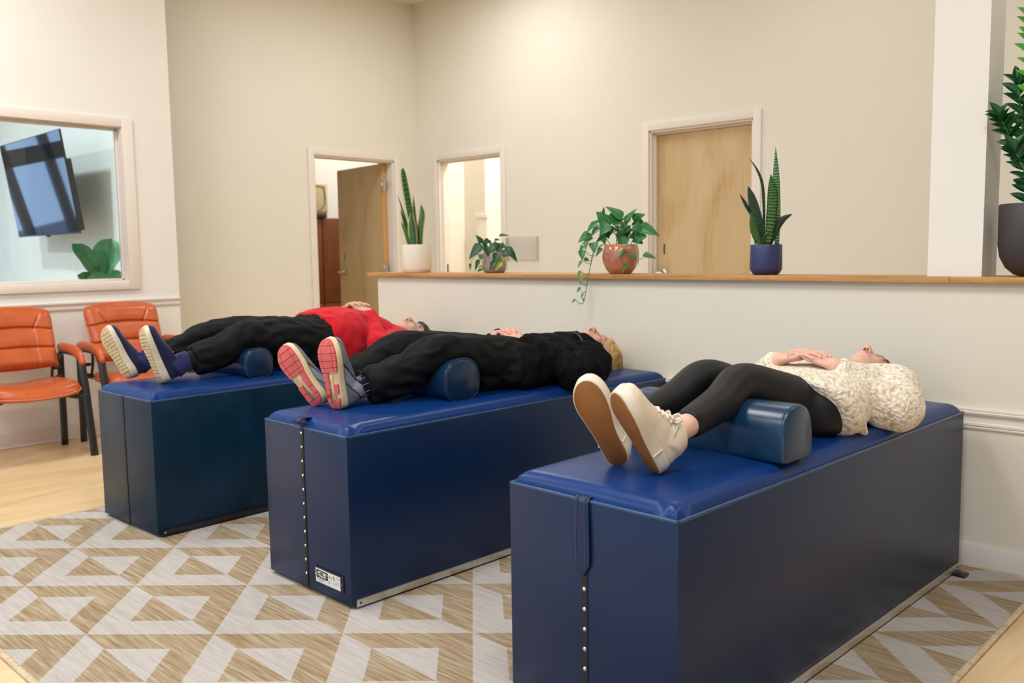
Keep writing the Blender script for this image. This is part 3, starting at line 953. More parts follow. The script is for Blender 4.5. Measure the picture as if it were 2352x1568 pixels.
tvbox('sensor', -.03, .03, -.012, .004, -.014, .0, M['black_plastic'], tv)
v, f = tube([(0, .12, .40), (.02, .20, .40), (0, .270, .40)], .03, 8, 6, cap='flat')
meshobj('wall_bracket', v, f, M['black_metal'], tv, True)

# ------------------------------------------------------------------ plants
def leafmat(name, c1, c2, rough=.35, scale=9):
    m, nt, b = newmat(name)
    n = N(nt, 'ShaderNodeTexNoise', Scale=scale, Detail=3.0)
    nt.links.new(coords(nt), n.inputs['Vector'])
    nt.links.new(ramp(nt, n.outputs['Fac'], [(.3, c1), (.7, c2)]), b.inputs['Base Color'])
    b.inputs['Roughness'].default_value = rough
    b.inputs['Subsurface Weight'].default_value = .0
    return m
M['pothos'] = leafmat('pothos_leaf', srgb(26, 92, 44), srgb(52, 132, 62))
M['pothos_l'] = leafmat('pothos_young_leaf', srgb(72, 138, 70), srgb(104, 168, 88))
M['philo'] = leafmat('philodendron_leaf', srgb(18, 66, 40), srgb(36, 98, 56))
M['philo_y'] = leafmat('yellowing_leaf', srgb(128, 150, 52), srgb(160, 172, 76))
M['zz'] = leafmat('glossy_zz_leaf', srgb(16, 66, 34), srgb(34, 104, 48), .28)
M['zz_l'] = leafmat('young_zz_leaf', srgb(80, 160, 52), srgb(112, 190, 74), .3)
M['fiddle'] = leafmat('fiddle_leaf', srgb(40, 108, 56), srgb(74, 142, 76), .4, 5)
M['stem'] = leafmat('green_stem', srgb(58, 112, 56), srgb(84, 140, 70))
M['soil'] = simple('potting_soil', (.035, .022, .014, 1), .95, var=.5, nscale=60, bscale=80, bstr=.8, bdist=.004)

def snake_mat(name, dark, light, margin, stripe):
    m, nt, b = newmat(name)
    at = nt.nodes.new('ShaderNodeUVMap'); at.uv_map = 'UVMap'
    sp = nt.nodes.new('ShaderNodeSeparateXYZ'); nt.links.new(at.outputs[0], sp.inputs[0])
    tc = nt.nodes.new('ShaderNodeTexCoord')
    n = N(nt, 'ShaderNodeTexNoise', Scale=70.0, Detail=3.0)
    nt.links.new(tc.outputs['Object'], n.inputs['Vector'])
    ph = math_(nt, 'ADD', math_(nt, 'MULTIPLY', sp.outputs[1], stripe), math_(nt, 'MULTIPLY', n.outputs['Fac'], 5.0))
    sw = math_(nt, 'SINE', ph)
    body = ramp(nt, math_(nt, 'ADD', math_(nt, 'MULTIPLY', sw, .5), .5), [(.25, dark), (.75, light)])
    e = math_(nt, 'GREATER_THAN', math_(nt, 'ABSOLUTE', math_(nt, 'SUBTRACT', sp.outputs[0], .5)), .36)
    mx = nt.nodes.new('ShaderNodeMix'); mx.data_type = 'RGBA'
    nt.links.new(e, mx.inputs[0]); nt.links.new(body, mx.inputs[6]); mx.inputs[7].default_value = margin if margin else dark
    if margin: nt.links.new(mx.outputs[2], b.inputs['Base Color'])
    else: nt.links.new(body, b.inputs['Base Color'])
    b.inputs['Roughness'].default_value = .35
    return m
M['snake_y'] = snake_mat('snake_plant_yellow_margin', srgb(14, 60, 34), srgb(48, 104, 60), srgb(196, 196, 92), 160)
M['snake_d'] = snake_mat('snake_plant_dark', srgb(18, 48, 36), srgb(52, 88, 66), None, 170)
M['snake_g'] = snake_mat('snake_plant_green', srgb(30, 56, 26), srgb(78, 128, 48), None, 150)
M['snake_l'] = snake_mat('snake_plant_pale', srgb(40, 92, 56), srgb(120, 168, 120), None, 230)

def plant_frame(name, x, y, z, label):
    d = math.atan2(-x, y)          # turn the plant so that its local x runs across the view
    o = empty(name, (x, y, z), d)
    return tag(o, label, 'potted plant')

def blade(root, pts, w, mat, thick=.006, face=0.0):
    """thick strap leaf along pts (local), lens-shaped cross-section with a channel"""
    n = 22
    P = catmull(pts, n)
    V = []; F = []; UV = []
    for i, p in enumerate(P):
        t = i/(n-1)
        prof = (min(1, (.55+.45*min(1, t/.35)))*(1-max(0, (t-.55)/.45)**2.2)) if t < .999 else .01
        d = P[min(i+1, n-1)]-P[max(i-1, 0)]; d /= np.linalg.norm(d)
        ang = face+.35*t
        sx = np.array([math.cos(ang), math.sin(ang), 0]); sx -= d*np.dot(sx, d); sx /= np.linalg.norm(sx)
        nn = np.cross(sx, d)
        h = w/2*max(prof, .02)
        th = thick*max(prof, .1)
        for k, (a, b_) in enumerate(((-1, .25), (-.5, -.1), (0, -.30), (.5, -.1), (1, .25), (.5, .5), (0, .55), (-.5, .5))):
            V.append(p+sx*h*a+nn*(-th*b_*1.6)); UV.append(((a+1)/2, t))
    for i in range(n-1):
        for k in range(8):
            a = i*8+k; b_ = i*8+(k+1) % 8
            F.append((a, b_, b_+8, a+8))
    F.append(tuple(range(7, -1, -1))); F.append(tuple(range((n-1)*8, n*8)))
    o = meshobj('leaf', V, F, mat, root, True)
    uv = o.data.uv_layers.new(name='UVMap')
    for l in o.data.loops: uv.data[l.index].uv = UV[l.vertex_index]
    return o

def pot(root, prof_fn, mat, soil_r, soil_z, name='pot'):
    p = bmobj(name, lathe(prof_fn, 48), mat, root, True, angle=math.radians(50))
    bmobj('soil', lathe([(0, soil_z-.01), (soil_r, soil_z-.01), (soil_r, soil_z), (soil_r*.5, soil_z+.004), (0, soil_z+.005)], 32), M['soil'], root, True)
    return p

LZ = 1.1062
# --- snake plant in the white pot
p1 = plant_frame('snake_plant', -4.372, 3.715, LZ, 'snake plant with yellow leaf margins in a white cylinder pot')
pot(p1, [(0, 0), (.080, 0), (.086, .004), (.0935, .03), (.0935, .172), (.091, .1755), (.087, .172), (.086, .15), (0, .15)], simple('white_ceramic', srgb(232, 222, 206), .55, var=.02), .086, .152)
s = 1355.0
def q1(x, y, d=0): return ((x-1022)/s, d, (1142-y)/s)
for pts, w, fa, d in (([(1012, 985), (990, 750), (958, 540), (924, 300), (924, 240)], 62, .3, .0), ([(1000, 985), (990, 800), (980, 630)], 66, -.1, -.03), ([(978, 985), (940, 720), (868, 470)], 20, .2, .03),
        ([(975, 985), (930, 800), (895, 705)], 28, .1, -.035), ([(970, 985), (925, 730), (888, 590)], 26, .3, .02), ([(1057, 985), (1055, 800), (1075, 650), (1070, 558)], 46, -.3, .0), ([(1025, 985), (1015, 700), (1005, 475)], 34, .5, .03), ([(1030, 985), (1025, 800), (1030, 700)], 24, .2, .0)):
    blade(p1, [q1(a, b, d+.02*k) for k, (a, b) in enumerate(pts)], w*1.2/s, M['snake_y'], .007, fa)
# --- snake plant in the navy pot
p4 = plant_frame('snake_plant', -1.958, 3.715, LZ, 'banded snake plant in a navy blue pot')
pot(p4, [(0, 0), (.050, 0), (.058, .004), (.069, .020), (.0715, .030), (.0695, .130), (.0675, .1345), (.064, .130), (.062, .118), (0, .118)], simple('navy_ceramic', srgb(44, 54, 98), .42, var=.04), .0625, .120)
s4 = 1832.0
def q4(x, y, d=0): return ((x-1119)/s4, d, (1401-y)/s4)
for pts, w, fa, m_, d in (([(1205, 1180), (1200, 900), (1193, 650), (1183, 372)], 62, .1, 'snake_l', .01), ([(1125, 1180), (1155, 950), (1165, 750), (1148, 592)], 86, -.2, 'snake_g', -.03), ([(1098, 1180), (1060, 980), (1010, 800), (970, 678)], 84, .3, 'snake_d', -.01),
        ([(1102, 1180), (1100, 860), (1085, 660), (1040, 540), (970, 445)], 34, .6, 'snake_d', .03), ([(1078, 1180), (1030, 960), (960, 830), (903, 735)], 42, .4, 'snake_d', .01), ([(1085, 1180), (1030, 1050), (995, 890)], 66, .2, 'snake_g', -.045), ([(1135, 1180), (1190, 1040), (1240, 960), (1322, 912)], 60, -.2, 'snake_d', .0), ([(1100, 1180), (1105, 1100), (1145, 1062)], 34, .2, 'snake_d', -.05), ([(1035, 1170), (1028, 1090), (1025, 1050)], 16, .2, 'snake_l', -.03)):
    blade(p4, [q4(a, b, d-.012*k) for k, (a, b) in enumerate(pts)], w/s4, M[m_], .006, fa)

# --- leaf meshes shared by the leafy plants: length 1 along +y, width 1, normal +z
def leaf_mesh(name, shape, mat, fold=.12, droop=.18, nl=10, wave=0.0):
    V = []; F = []
    for i in range(nl+1):
        t = i/nl
        h = shape(t)/2
        for k, a in enumerate((-1, -.5, 0, .5, 1)):
            V.append((a*h, t, fold*abs(a)*h*2-droop*t*t+wave*math.sin(t*14+a*2)*abs(a)))
    for i in range(nl):
        for k in range(4):
            a = i*5+k; F.append((a, a+1, a+6, a+5))
    o = meshobj(name, V, F, mat, None, True); me = o.data; bpy.data.objects.remove(o)
    return me
heart = lambda t: max(.0, (min(1, t/.16)**.6)*(1-max(0, (t-.26)/.74)**1.35))
oval = lambda t: max(.0, math.sin(math.pi*min(1, t*.97+.02)**.85)**.75)
fiddle = lambda t: max(.0, (.42+.58*max(0, min(1, (t-.25)/.35)))*(min(1, t/.08)**.5)*(math.sqrt(max(0, 1-max(0, (t-.68)/.32)**2))))
ME = {'pothos': leaf_mesh('pothos_leaf', heart, M['pothos']), 'pothos_l': leaf_mesh('pothos_leaf', heart, M['pothos_l']), 'philo': leaf_mesh('philodendron_leaf', heart, M['philo']), 'philo_y': leaf_mesh('philodendron_leaf', heart, M['philo_y']),
      'zz': leaf_mesh('zz_leaf', oval, M['zz'], .2, .1), 'zz_l': leaf_mesh('zz_leaf', oval, M['zz_l'], .2, .1), 'fiddle': leaf_mesh('fiddle_leaf', fiddle, M['fiddle'], .16, .12, 16, .02)}

def leaf(root, kind, base, tip, width, twist=0.0, face=(0, -.75, .65)):
    base = Vector(base); tip = Vector(tip)
    d = tip-base; L = d.length; y = d.normalized()
    n = Vector(face); n = (n-y*n.dot(y))
    if n.length < .05: n = Vector((1, 0, 0))-y*y.x
    n.normalize(); n = Matrix.Rotation(twist, 3, y) @ n
    x = y.cross(n)
    o = bpy.data.objects.new('leaf', ME[kind])
    put(o, root)
    o.matrix_local = Matrix(((x.x*width, y.x*L, n.x*L, base.x), (x.y*width, y.y*L, n.y*L, base.y), (x.z*width, y.z*L, n.z*L, base.z), (0, 0, 0, 1)))
    return o

def stem(root, pts, r=.0022, name='stem', mat='stem'):
    v, f = tube(pts, [r]*(len(pts)-1)+[r*.7], 6, max(6, len(pts)*4))
    return meshobj(name, v, f, M[mat], root, True)

# --- pothos in the copper-coloured pot
p3 = plant_frame('pothos', -2.770, 3.715, LZ, 'trailing pothos in a round copper-coloured pot')
cop = simple('copper_glaze', srgb(190, 122, 92), .16, var=.12, nscale=14, coat=.6)
pot(p3, [(0, 0), (.050, 0), (.058, .003), (.078, .028), (.091, .062), (.0945, .085), (.091, .115), (.083, .148), (.080, .1495), (.077, .147), (.080, .13), (0, .13)], cop, .079, .133)
s3 = 2525.0
rr = random.Random(3)
def q3(x, y, d=0): return ((x-829)/s3, d, (1058-y)/s3)
PL = [(855, 365, 658, 180, 100), (690, 300, 872, 425, 150), (690, 450, 533, 262, 130), (560, 400, 450, 393, 50), (545, 405, 372, 522, 115), (450, 540, 283, 636, 90), (480, 590, 318, 666, 66), (640, 590, 500, 645, 84), (890, 465, 760, 562, 64),
      (900, 425, 1012, 215, 95), (985, 370, 1142, 290, 90), (1055, 460, 1075, 340, 120), (1050, 480, 1334, 552, 140), (1100, 508, 942, 584, 70), (1160, 572, 1015, 672, 110), (1110, 822, 1284, 853, 66), (880, 575, 826, 725, 120), (908, 745, 778, 848, 56),
      (950, 815, 1042, 882, 70), (920, 928, 843, 1038, 34), (490, 650, 490, 772, 84), (630, 595, 622, 690, 44), (595, 722, 512, 832, 38), (412, 630, 378, 742, 50), (365, 690, 303, 778, 46), (345, 745, 350, 872, 66), (365, 858, 440, 884, 44),
      (700, 420, 555, 555, 110), (740, 470, 890, 545, 120), (930, 470, 900, 600, 100), (620, 480, 690, 600, 90), (830, 440, 950, 520, 100), (560, 480, 440, 560, 100), (700, 330, 640, 440, 110), (1000, 430, 1100, 520, 90), (960, 480, 1060, 560, 80), (650, 545, 560, 560, 70), (520, 300, 600, 250, 40), (610, 300, 622, 200, 30)]
PL2 = [(350, 882, 283, 968, 40), (326, 1008, 290, 1098, 38), (335, 1092, 318, 1192, 50), (326, 1222, 274, 1286, 38), (362, 1298, 322, 1357, 26), (262, 1372, 204, 1416, 32), (360, 1392, 340, 1340, 16)]
for k, (a, b_, c_, d, w) in enumerate(PL):
    dep = rr.uniform(-.085, .03) if k > 3 else -.06
    if b_ > 600: dep = -.07-.03*rr.random()
    leaf(p3, 'pothos', q3(a, b_, dep), q3(c_, d, dep-rr.uniform(.0, .03)), w*1.5/s3, rr.uniform(-.5, .5))
for k in range(26):
    a, b_ = rr.uniform(560, 1060), rr.uniform(330, 600); c_ = a+(a-810)*rr.uniform(.2, .5)+rr.uniform(-60, 60); d = b_+rr.uniform(-110, 90)
    dep = rr.uniform(-.06, .06)
    leaf(p3, 'pothos', q3(a, b_, dep), q3(c_, d, dep-rr.uniform(-.03, .03)), rr.uniform(100, 150)/s3, rr.uniform(-.6, .6))
for (a, b_, c_, d, w) in PL2:
    leaf(p3, 'pothos_l', q3(a, b_, -.105), q3(c_, d, -.112), w*1.2/s3, rr.uniform(-.4, .4))
for pts in ([(600, 690), (510, 760), (455, 930), (430, 1060), (410, 1170), (390, 1270), (372, 1370), (345, 1430), (300, 1422), (262, 1385)], [(640, 670), (520, 720), (470, 820), (450, 940)], [(455, 930), (380, 900), (350, 870)], [(430, 1052), (365, 1050), (328, 1012)], [(410, 1170), (380, 1195), (345, 1170)], [(392, 1283), (330, 1283)], [(372, 1378), (340, 1350)], [(500, 825), (430, 810), (395, 760)]):
    dd = [-.05-.055*min(1, max(0, (y-690)/240)) for _, y in pts]
    stem(p3, [q3(x, y, dd[i]) for i, (x, y) in enumerate(pts)], .0019, 'vine')
for pts in ([(905, 690), (960, 780), (980, 990), (930, 945)], [(1040, 690), (1060, 800), (1055, 945)], [(1060, 870), (1100, 870), (1112, 830)], [(735, 690), (690, 830), (640, 780)], [(1010, 690), (955, 750)], [(900, 760), (950, 840)]):
    stem(p3, [q3(x, y, -.096) for x, y in pts], .0016, 'vine')
for k in range(16):
    a = rr.uniform(0, 6.28); x0 = rr.uniform(-.05, .05)
    stem(p3, [(x0, rr.uniform(-.04, .04), .13), (x0*1.6+rr.uniform(-.03, .03), rr.uniform(-.06, .02), .20), (x0*2.6+rr.uniform(-.05, .05), rr.uniform(-.07, .02), .24)], .0018)

# --- philodendron in the taupe pot
p2 = plant_frame('philodendron', -3.680, 3.715, LZ, 'small trailing philodendron in a taupe pot')
pot(p2, [(0, 0), (.052, 0), (.060, .004), (.068, .018), (.0705, .040), (.063, .128), (.060, .1335), (.056, .128), (.058, .11), (0, .11)], simple('taupe_ceramic', srgb(158, 144, 128), .3, var=.06, coat=.3), .057, .114)
s2 = 1478.0
def q2(x, y, d=0): return ((x-1698)/s2, d, (1146-y)/s2)
for k, (a, b_, c_, d, w) in enumerate([(1598, 905, 1472, 1018, 84), (1592, 892, 1548, 818, 44), (1640, 920, 1648, 1006, 52), (1672, 890, 1612, 862, 30), (1740, 836, 1828, 820, 34), (1790, 935, 1908, 1048, 72), (1728, 975, 1688, 1064, 58), (1698, 1046, 1656, 1122, 38), (1572, 1028, 1530, 1122, 34), (1497, 1060, 1490, 1118, 20), (1602, 1090, 1555, 1132, 40), (1680, 895, 1748, 930, 66), (1762, 900, 1716, 965, 56), (1796, 950, 1846, 985, 60), (1648, 872, 1620, 852, 30), (1700, 872, 1745, 862, 36), (1592, 980, 1580, 1032, 50), (1775, 985, 1825, 1000, 46), (1640, 905, 1600, 930, 50), (1700, 910, 1660, 960, 60), (1745, 905, 1800, 930, 50)]):
    dd = rr.uniform(-.075, .0) if b_ < 960 else -.08
    leaf(p2, 'philo', q2(a, b_, dd), q2(c_, d, dd-.015), w*1.2/s2, rr.uniform(-.4, .4))
for k in range(12):
    a, b_ = rr.uniform(1600, 1800), rr.uniform(880, 960); dd = rr.uniform(-.06, .04)
    leaf(p2, 'philo', q2(a, b_, dd), q2(a+(a-1700)*rr.uniform(.1, .6)+rr.uniform(-30, 30), b_+rr.uniform(-40, 60), dd-.02), rr.uniform(44, 64)/s2, rr.uniform(-.5, .5))
for (a, b_, c_, d, w) in [(1760, 1050, 1698, 1128, 38), (1775, 1000, 1770, 1060, 34), (1600, 1095, 1562, 1110, 30)]:
    leaf(p2, 'philo_y', q2(a, b_, -.085), q2(c_, d, -.095), w*1.2/s2, rr.uniform(-.3, .3))
for pts in ([(1640, 960), (1600, 900), (1560, 850)], [(1680, 960), (1680, 890), (1650, 870)], [(1740, 960), (1750, 880), (1742, 838)], [(1650, 950), (1590, 960), (1560, 1040)], [(1760, 960), (1800, 940)], [(1740, 950), (1750, 1040), (1755, 1100)], [(1610, 930), (1520, 1020), (1497, 1062)], [(1600, 1000), (1590, 1090)], [(1700, 950), (1705, 1040)]):
    stem(p2, [q2(x, y, -.05) for x, y in pts], .0016)

# --- zz plant in the dark pot at the right
p5 = plant_frame('zz_plant', -.880, 3.735, LZ, 'glossy zz plant in a dark charcoal pot at the right edge')
pot(p5, [(0, 0), (.055, 0), (.075, .006), (.104, .032), (.124, .072), (.131, .115), (.132, .262), (.129, .266), (.125, .262), (.122, .235), (0, .235)], simple('charcoal_ceramic', srgb(58, 54, 54), .5, var=.05), .123, .24)
def zz_stem(pts, n, ll, lw, kind, phase=0, sp=1.0):
    P = catmull(pts, n+4)
    stem(p5, pts, .0045)
    for i in range(2, n+4):
        t = (i-2)/(n+1)
        d = P[min(i+1, n+3)]-P[max(i-1, 0)]; d = d/np.linalg.norm(d)
        for sgn in (1, -1):
            a = phase+rr.uniform(-.25, .25)
            side = np.array([math.cos(a), math.sin(a), 0])*sgn
            dr = side*sp+d*(.75+.4*t)+np.array([0, 0, .05]); dr = dr/np.linalg.norm(dr)
            L = ll*(1-.35*abs(t-.55))*rr.uniform(.85, 1.1)
            b0 = P[i]; leaf(p5, kind if t > .45 else 'zz', b0, b0+dr*L, lw*rr.uniform(.85, 1.15), rr.uniform(-.4, .4), face=(.1, -.55, .8))
    leaf(p5, kind, P[-1], P[-1]+d*ll*.9, lw*.9)
s5 = 1420.0
def q5(x, y, d=0): return ((x-639)/s5, d, (1472-y)/s5)
zz_stem([q5(610, 1200), q5(575, 980), q5(550, 700), q5(520, 485)], 9, .085, .036, 'zz', .2)
zz_stem([q5(600, 1200, -.03), q5(560, 900, -.06), q5(490, 740, -.09), q5(448, 660, -.11)], 7, .075, .034, 'zz', -.3)
zz_stem([q5(640, 1200, -.02), q5(615, 800, -.03), q5(585, 420, -.04), q5(575, 190, -.05)], 12, .085, .038, 'zz_l', .5)
zz_stem([q5(625, 1200, -.05), q5(590, 1000, -.08), q5(545, 880, -.10), q5(520, 830, -.11)], 5, .075, .034, 'zz', .0)
zz_stem([q5(650, 1200, .03), q5(660, 800, .03), q5(640, 480, .05), q5(620, 380, .06)], 9, .085, .036, 'zz', .9)
zz_stem([q5(680, 1200, .0), q5(740, 900, -.02), q5(780, 700, -.02), q5(800, 520, -.02)], 9, .085, .036, 'zz', .1)
zz_stem([q5(660, 1200, .05), q5(700, 850, .08), q5(690, 560, .10), q5(700, 380, .12)], 9, .085, .036, 'zz', .6)

# --- fiddle leaf fig behind the window
p6 = empty('fiddle_leaf_fig', (-6.86, 2.70, 0)); tag(p6, 'fiddle leaf fig behind the interior window', 'potted plant')
bmobj('pot', lathe([(0, 0), (.11, 0), (.14, .26), (.135, .27), (.125, .26), (0, .24)], 32), simple('fig_pot', srgb(210, 204, 196), .5), p6, True)
v, f = tube([(0, .0, .2), (.01, .01, .6), (.0, .02, .98)], [.012, .010, .008], 8, 14); meshobj('trunk', v, f, simple('fig_bark', srgb(120, 96, 70), .8), p6, True)
for (bz, by, ty, tz, w, tw, dx) in ((1.00, .04, -.155, 1.335, .135, .3, .06), (1.02, .03, .105, 1.375, .20, -.2, .05), (.98, -.01, -.145, 1.11, .12, .5, .08), (.99, .03, .17, 1.12, .14, -.5, .07), (.95, .0, -.05, 1.12, .15, .2, .12)):
    leaf(p6, 'fiddle', (.02, by, bz), (dx, ty, tz), w, tw, face=(.9, -.3, .3))

# --- clear acrylic pocket on the back wall
ap = empty('wall_document_pocket', (-5.43, YB, 1.151)); tag(ap, 'clear acrylic document pocket on the wall behind the taupe pot', 'holder')
boxes('pocket', [((-.185, .185), (-.034, -.031), (0, .205)), ((-.185, .185), (-.034, 0), (0, .003)), ((-.185, -.182), (-.034, 0), (0, .205)), ((.182, .185), (-.034, 0), (0, .205)), ((-.185, .185), (-.003, -.0005), (0, .215))], M['acrylic'], ap)
boxes('rim', [((-.186, .186), (-.0345, -.0305), (.203, .2065)), ((-.1865, -.1835), (-.0345, -.0005), (0, .2065)), ((.1835, .1865), (-.0345, -.0005), (0, .2065))], plain('frosted_edge', srgb(214, 204, 192), .4), ap)
# ------------------------------------------------------------------ people
def remesh(parts, voxel, it=4, lam=.5, keep=None):
    """union of closed shells -> one continuous surface; returns verts (n,3), faces"""
    V, F = join(parts)
    o = meshobj('tmp', V, F, None)
    b = bmesh.new(); b.from_mesh(o.data); bmesh.ops.recalc_face_normals(b, faces=b.faces); b.to_mesh(o.data); b.free()
    m = o.modifiers.new('r', 'REMESH'); m.mode = 'VOXEL'; m.voxel_size = voxel
    dg = bpy.context.evaluated_depsgraph_get(); dg.update()
    me = bpy.data.meshes.new_from_object(o.evaluated_get(dg))
    n = len(me.vertices)
    co = np.empty(n*3); me.vertices.foreach_get('co', co); co = co.reshape(-1, 3)
    F = [tuple(p.vertices) for p in me.polygons]
    od = o.data
    bpy.data.objects.remove(o); bpy.data.meshes.remove(od); bpy.data.meshes.remove(me)
    return smooth_v(co, F, it, lam), F

def edges_of(F):
    e = set()
    for f in F:
        for i in range(len(f)):
            a, b = f[i], f[(i+1) % len(f)]
            e.add((a, b) if a < b else (b, a))
    return np.array(list(e))

def smooth_v(co, F, it, lam=.5, w=None):
    if it == 0: return co
    E_ = edges_of(F); n = len(co)
    deg = np.bincount(E_.ravel(), minlength=n).astype(float)[:, None]
    deg[deg == 0] = 1
    for k in range(it):
        acc = np.zeros_like(co)
        np.add.at(acc, E_[:, 0], co[E_[:, 1]]); np.add.at(acc, E_[:, 1], co[E_[:, 0]])
        d = (acc/deg-co)*lam
        co = co+(d if w is None else d*w[:, None])
    return co

def normals(co, F):
    n = np.zeros_like(co)
    f = np.array([q[:4] if len(q) >= 4 else (q[0], q[1], q[2], q[2]) for q in F])
    fn = np.cross(co[f[:, 2]]-co[f[:, 0]], co[f[:, 3]]-co[f[:, 1]])
    tri = f[:, 2] == f[:, 3]
    fn[tri] = np.cross(co[f[tri, 1]]-co[f[tri, 0]], co[f[tri, 2]]-co[f[tri, 0]])
    for k in range(4): np.add.at(n, f[:, k], fn)
    l = np.linalg.norm(n, axis=1); l[l == 0] = 1
    return n/l[:, None]

def wrinkle(co, F, amp, scale, seed=0, mask=None, ridged=True):
    nn = normals(co, F)
    d = np.empty(len(co))
    for i, p in enumerate(co):
        v = Vector((p[0]*scale[0]+seed*7.3, p[1]*scale[1], p[2]*scale[2]))
        a = mnoise.noise(v)+.5*mnoise.noise(v*2.1)
        d[i] = (1-abs(a)*2.2) if ridged else a
    d *= amp
    if mask is not None: d *= mask
    return co+nn*d[:, None]

def torso(sec, n=36):
    """sections (u, w centre, half width, z bottom, z top[, power])"""
    S_ = catmull([np.array(list(s[:5])) for s in sec], (len(sec)-1)*4+1)
    rings = []
    for s in S_:
        u, wc, hw, zb, zt = s
        r = []
        for k in range(n):
            a = 2*math.pi*k/n
            cx, cz = math.cos(a), math.sin(a)
            e = 2/2.5 if cz > 0 else 2/4.5
            x = hw*math.copysign(abs(cx)**e, cx)
            z = (zb+zt)/2+(zt-zb)/2*math.copysign(abs(cz)**(2/2.2 if cz > 0 else 2/3.2), cz)
            r.append(L3(wc+x, u, z))
        rings.append(r)
    return loft(rings)

def limb(P, R, n=None, seg=18, cap='round'): return tube([L3(*p) for p in P], R, seg, n or (len(P)-1)*6+1, cap)

def skin_mat():
    m, nt, b = newmat('skin')
    at = nt.nodes.new('ShaderNodeVertexColor'); at.layer_name = 'tint'
    n = N(nt, 'ShaderNodeTexNoise', Scale=55.0, Detail=4.0)
    nt.links.new(coords(nt), n.inputs['Vector'])
    mul = nt.nodes.new('ShaderNodeMix'); mul.data_type = 'RGBA'; mul.blend_type = 'MULTIPLY'; mul.inputs[0].default_value = 1.0
    nt.links.new(at.outputs['Color'], mul.inputs[6])
    nt.links.new(ramp(nt, n.outputs['Fac'], [(.3, (.93, .90, .89, 1)), (.7, (1, 1, 1, 1))]), mul.inputs[7])
    nt.links.new(mul.outputs[2], b.inputs['Base Color'])
    b.inputs['Roughness'].default_value = .48
    b.inputs['Subsurface Weight'].default_value = .12
    b.inputs['Subsurface Radius'].default_value = (.012, .005, .003)
    b.inputs['Subsurface Scale'].default_value = .6
    return m
M['skin'] = skin_mat()

def fabric(name, col, rough=.9, var=.15, wscale=500, bstr=.3, sheen=.2, nscale=12, spec=.2):
    m, nt, b = newmat(name)
    n = N(nt, 'ShaderNodeTexNoise', Scale=nscale, Detail=4.0)
    nt.links.new(coords(nt), n.inputs['Vector'])
    lo = tuple(c*(1-var) for c in col[:3])+(1,); hi = tuple(c*(1+var) for c in col[:3])+(1,)
    nt.links.new(ramp(nt, n.outputs['Fac'], [(.3, lo), (.7, hi)]), b.inputs['Base Color'])
    b.inputs['Roughness'].default_value = rough
    b.inputs['Specular IOR Level'].default_value = spec
    b.inputs['Sheen Weight'].default_value = sheen
    w = N(nt, 'ShaderNodeTexNoise', Scale=wscale, Detail=2.0)
    nt.links.new(coords(nt), w.inputs['Vector'])
    bump(nt, b, w.outputs['Fac'], bstr, .0012)
    return m
M['black_cloth'] = fabric('black_trouser_cloth', (.0046, .0049, .0054, 1), .75, sheen=.0, spec=.2)
M['black_fleece'] = fabric('black_hoodie_fleece', (.0055, .006, .0075, 1), .95, bstr=.6, wscale=300, sheen=.0, spec=.12)
M['hood_trim'] = fabric('dark_blue_cord', (.012, .022, .036, 1), .7)
M['leggings'] = fabric('black_leggings', (.0044, .0044, .0054, 1), .55, bstr=.1, sheen=.0, spec=.35)
M['red_shirt'] = fabric('red_shirt', (.56, .008, .018, 1), .85, var=.12, bstr=.35, sheen=.1)
M['sock'] = fabric('black_sock', (.006, .006, .008, 1), .95)
M['navy_knit'] = fabric('navy_knit', (.007, .010, .050, 1), .85, wscale=700)
M['navy_knit2'] = fabric('navy_heel_panel', (.018, .024, .10, 1), .8, wscale=500)
M['lace_navy'] = fabric('navy_lace', (.035, .04, .20, 1), .7)
M['beige_sole'] = simple('worn_beige_rubber', srgb(206, 186, 146), .7, var=.14, nscale=40, bscale=120, bstr=.3)
M['pink_sole'] = simple('worn_pink_rubber', srgb(206, 160, 124), .65, var=.12, nscale=40)
M['white_mid'] = simple('scuffed_white_midsole', srgb(206, 196, 176), .65, var=.12, nscale=25)
M['grey_mesh'] = simple('grey_mesh_upper', srgb(108, 114, 124), .8, var=.1, nscale=30, bscale=700, bstr=.6)
M['lilac_mesh'] = simple('lilac_grey_panel', srgb(134, 140, 164), .8, var=.15, nscale=200, bscale=600, bstr=.6)
M['coral'] = simple('coral_rubber', srgb(206, 92, 92), .6, var=.12, nscale=60, bscale=160, bstr=.4)
M['cream_mid'] = simple('cream_foam_midsole', srgb(216, 198, 156), .65, var=.08, nscale=30)
M['gum'] = simple('gum_rubber', srgb(140, 88, 36), .55, var=.10, nscale=18, bscale=500, bstr=.2)
M['white_canvas'] = simple('off_white_canvas', srgb(224, 210, 186), .8, var=.06, nscale=25, bscale=500, bstr=.25)
M['white_rubber'] = simple('off_white_foxing', srgb(224, 212, 192), .55, var=.05, nscale=20)
M['lace_white'] = simple('white_lace', srgb(228, 218, 200), .8, var=.05, bscale=400, bstr=.4)
M['lace_black'] = simple('black_lace', (.012, .012, .014, 1), .8)
M['lash'] = plain('dark_lash', (.02, .013, .010, 1), .7)
M['pink_tip'] = plain('pink_aglet', srgb(232, 70, 120), .5)

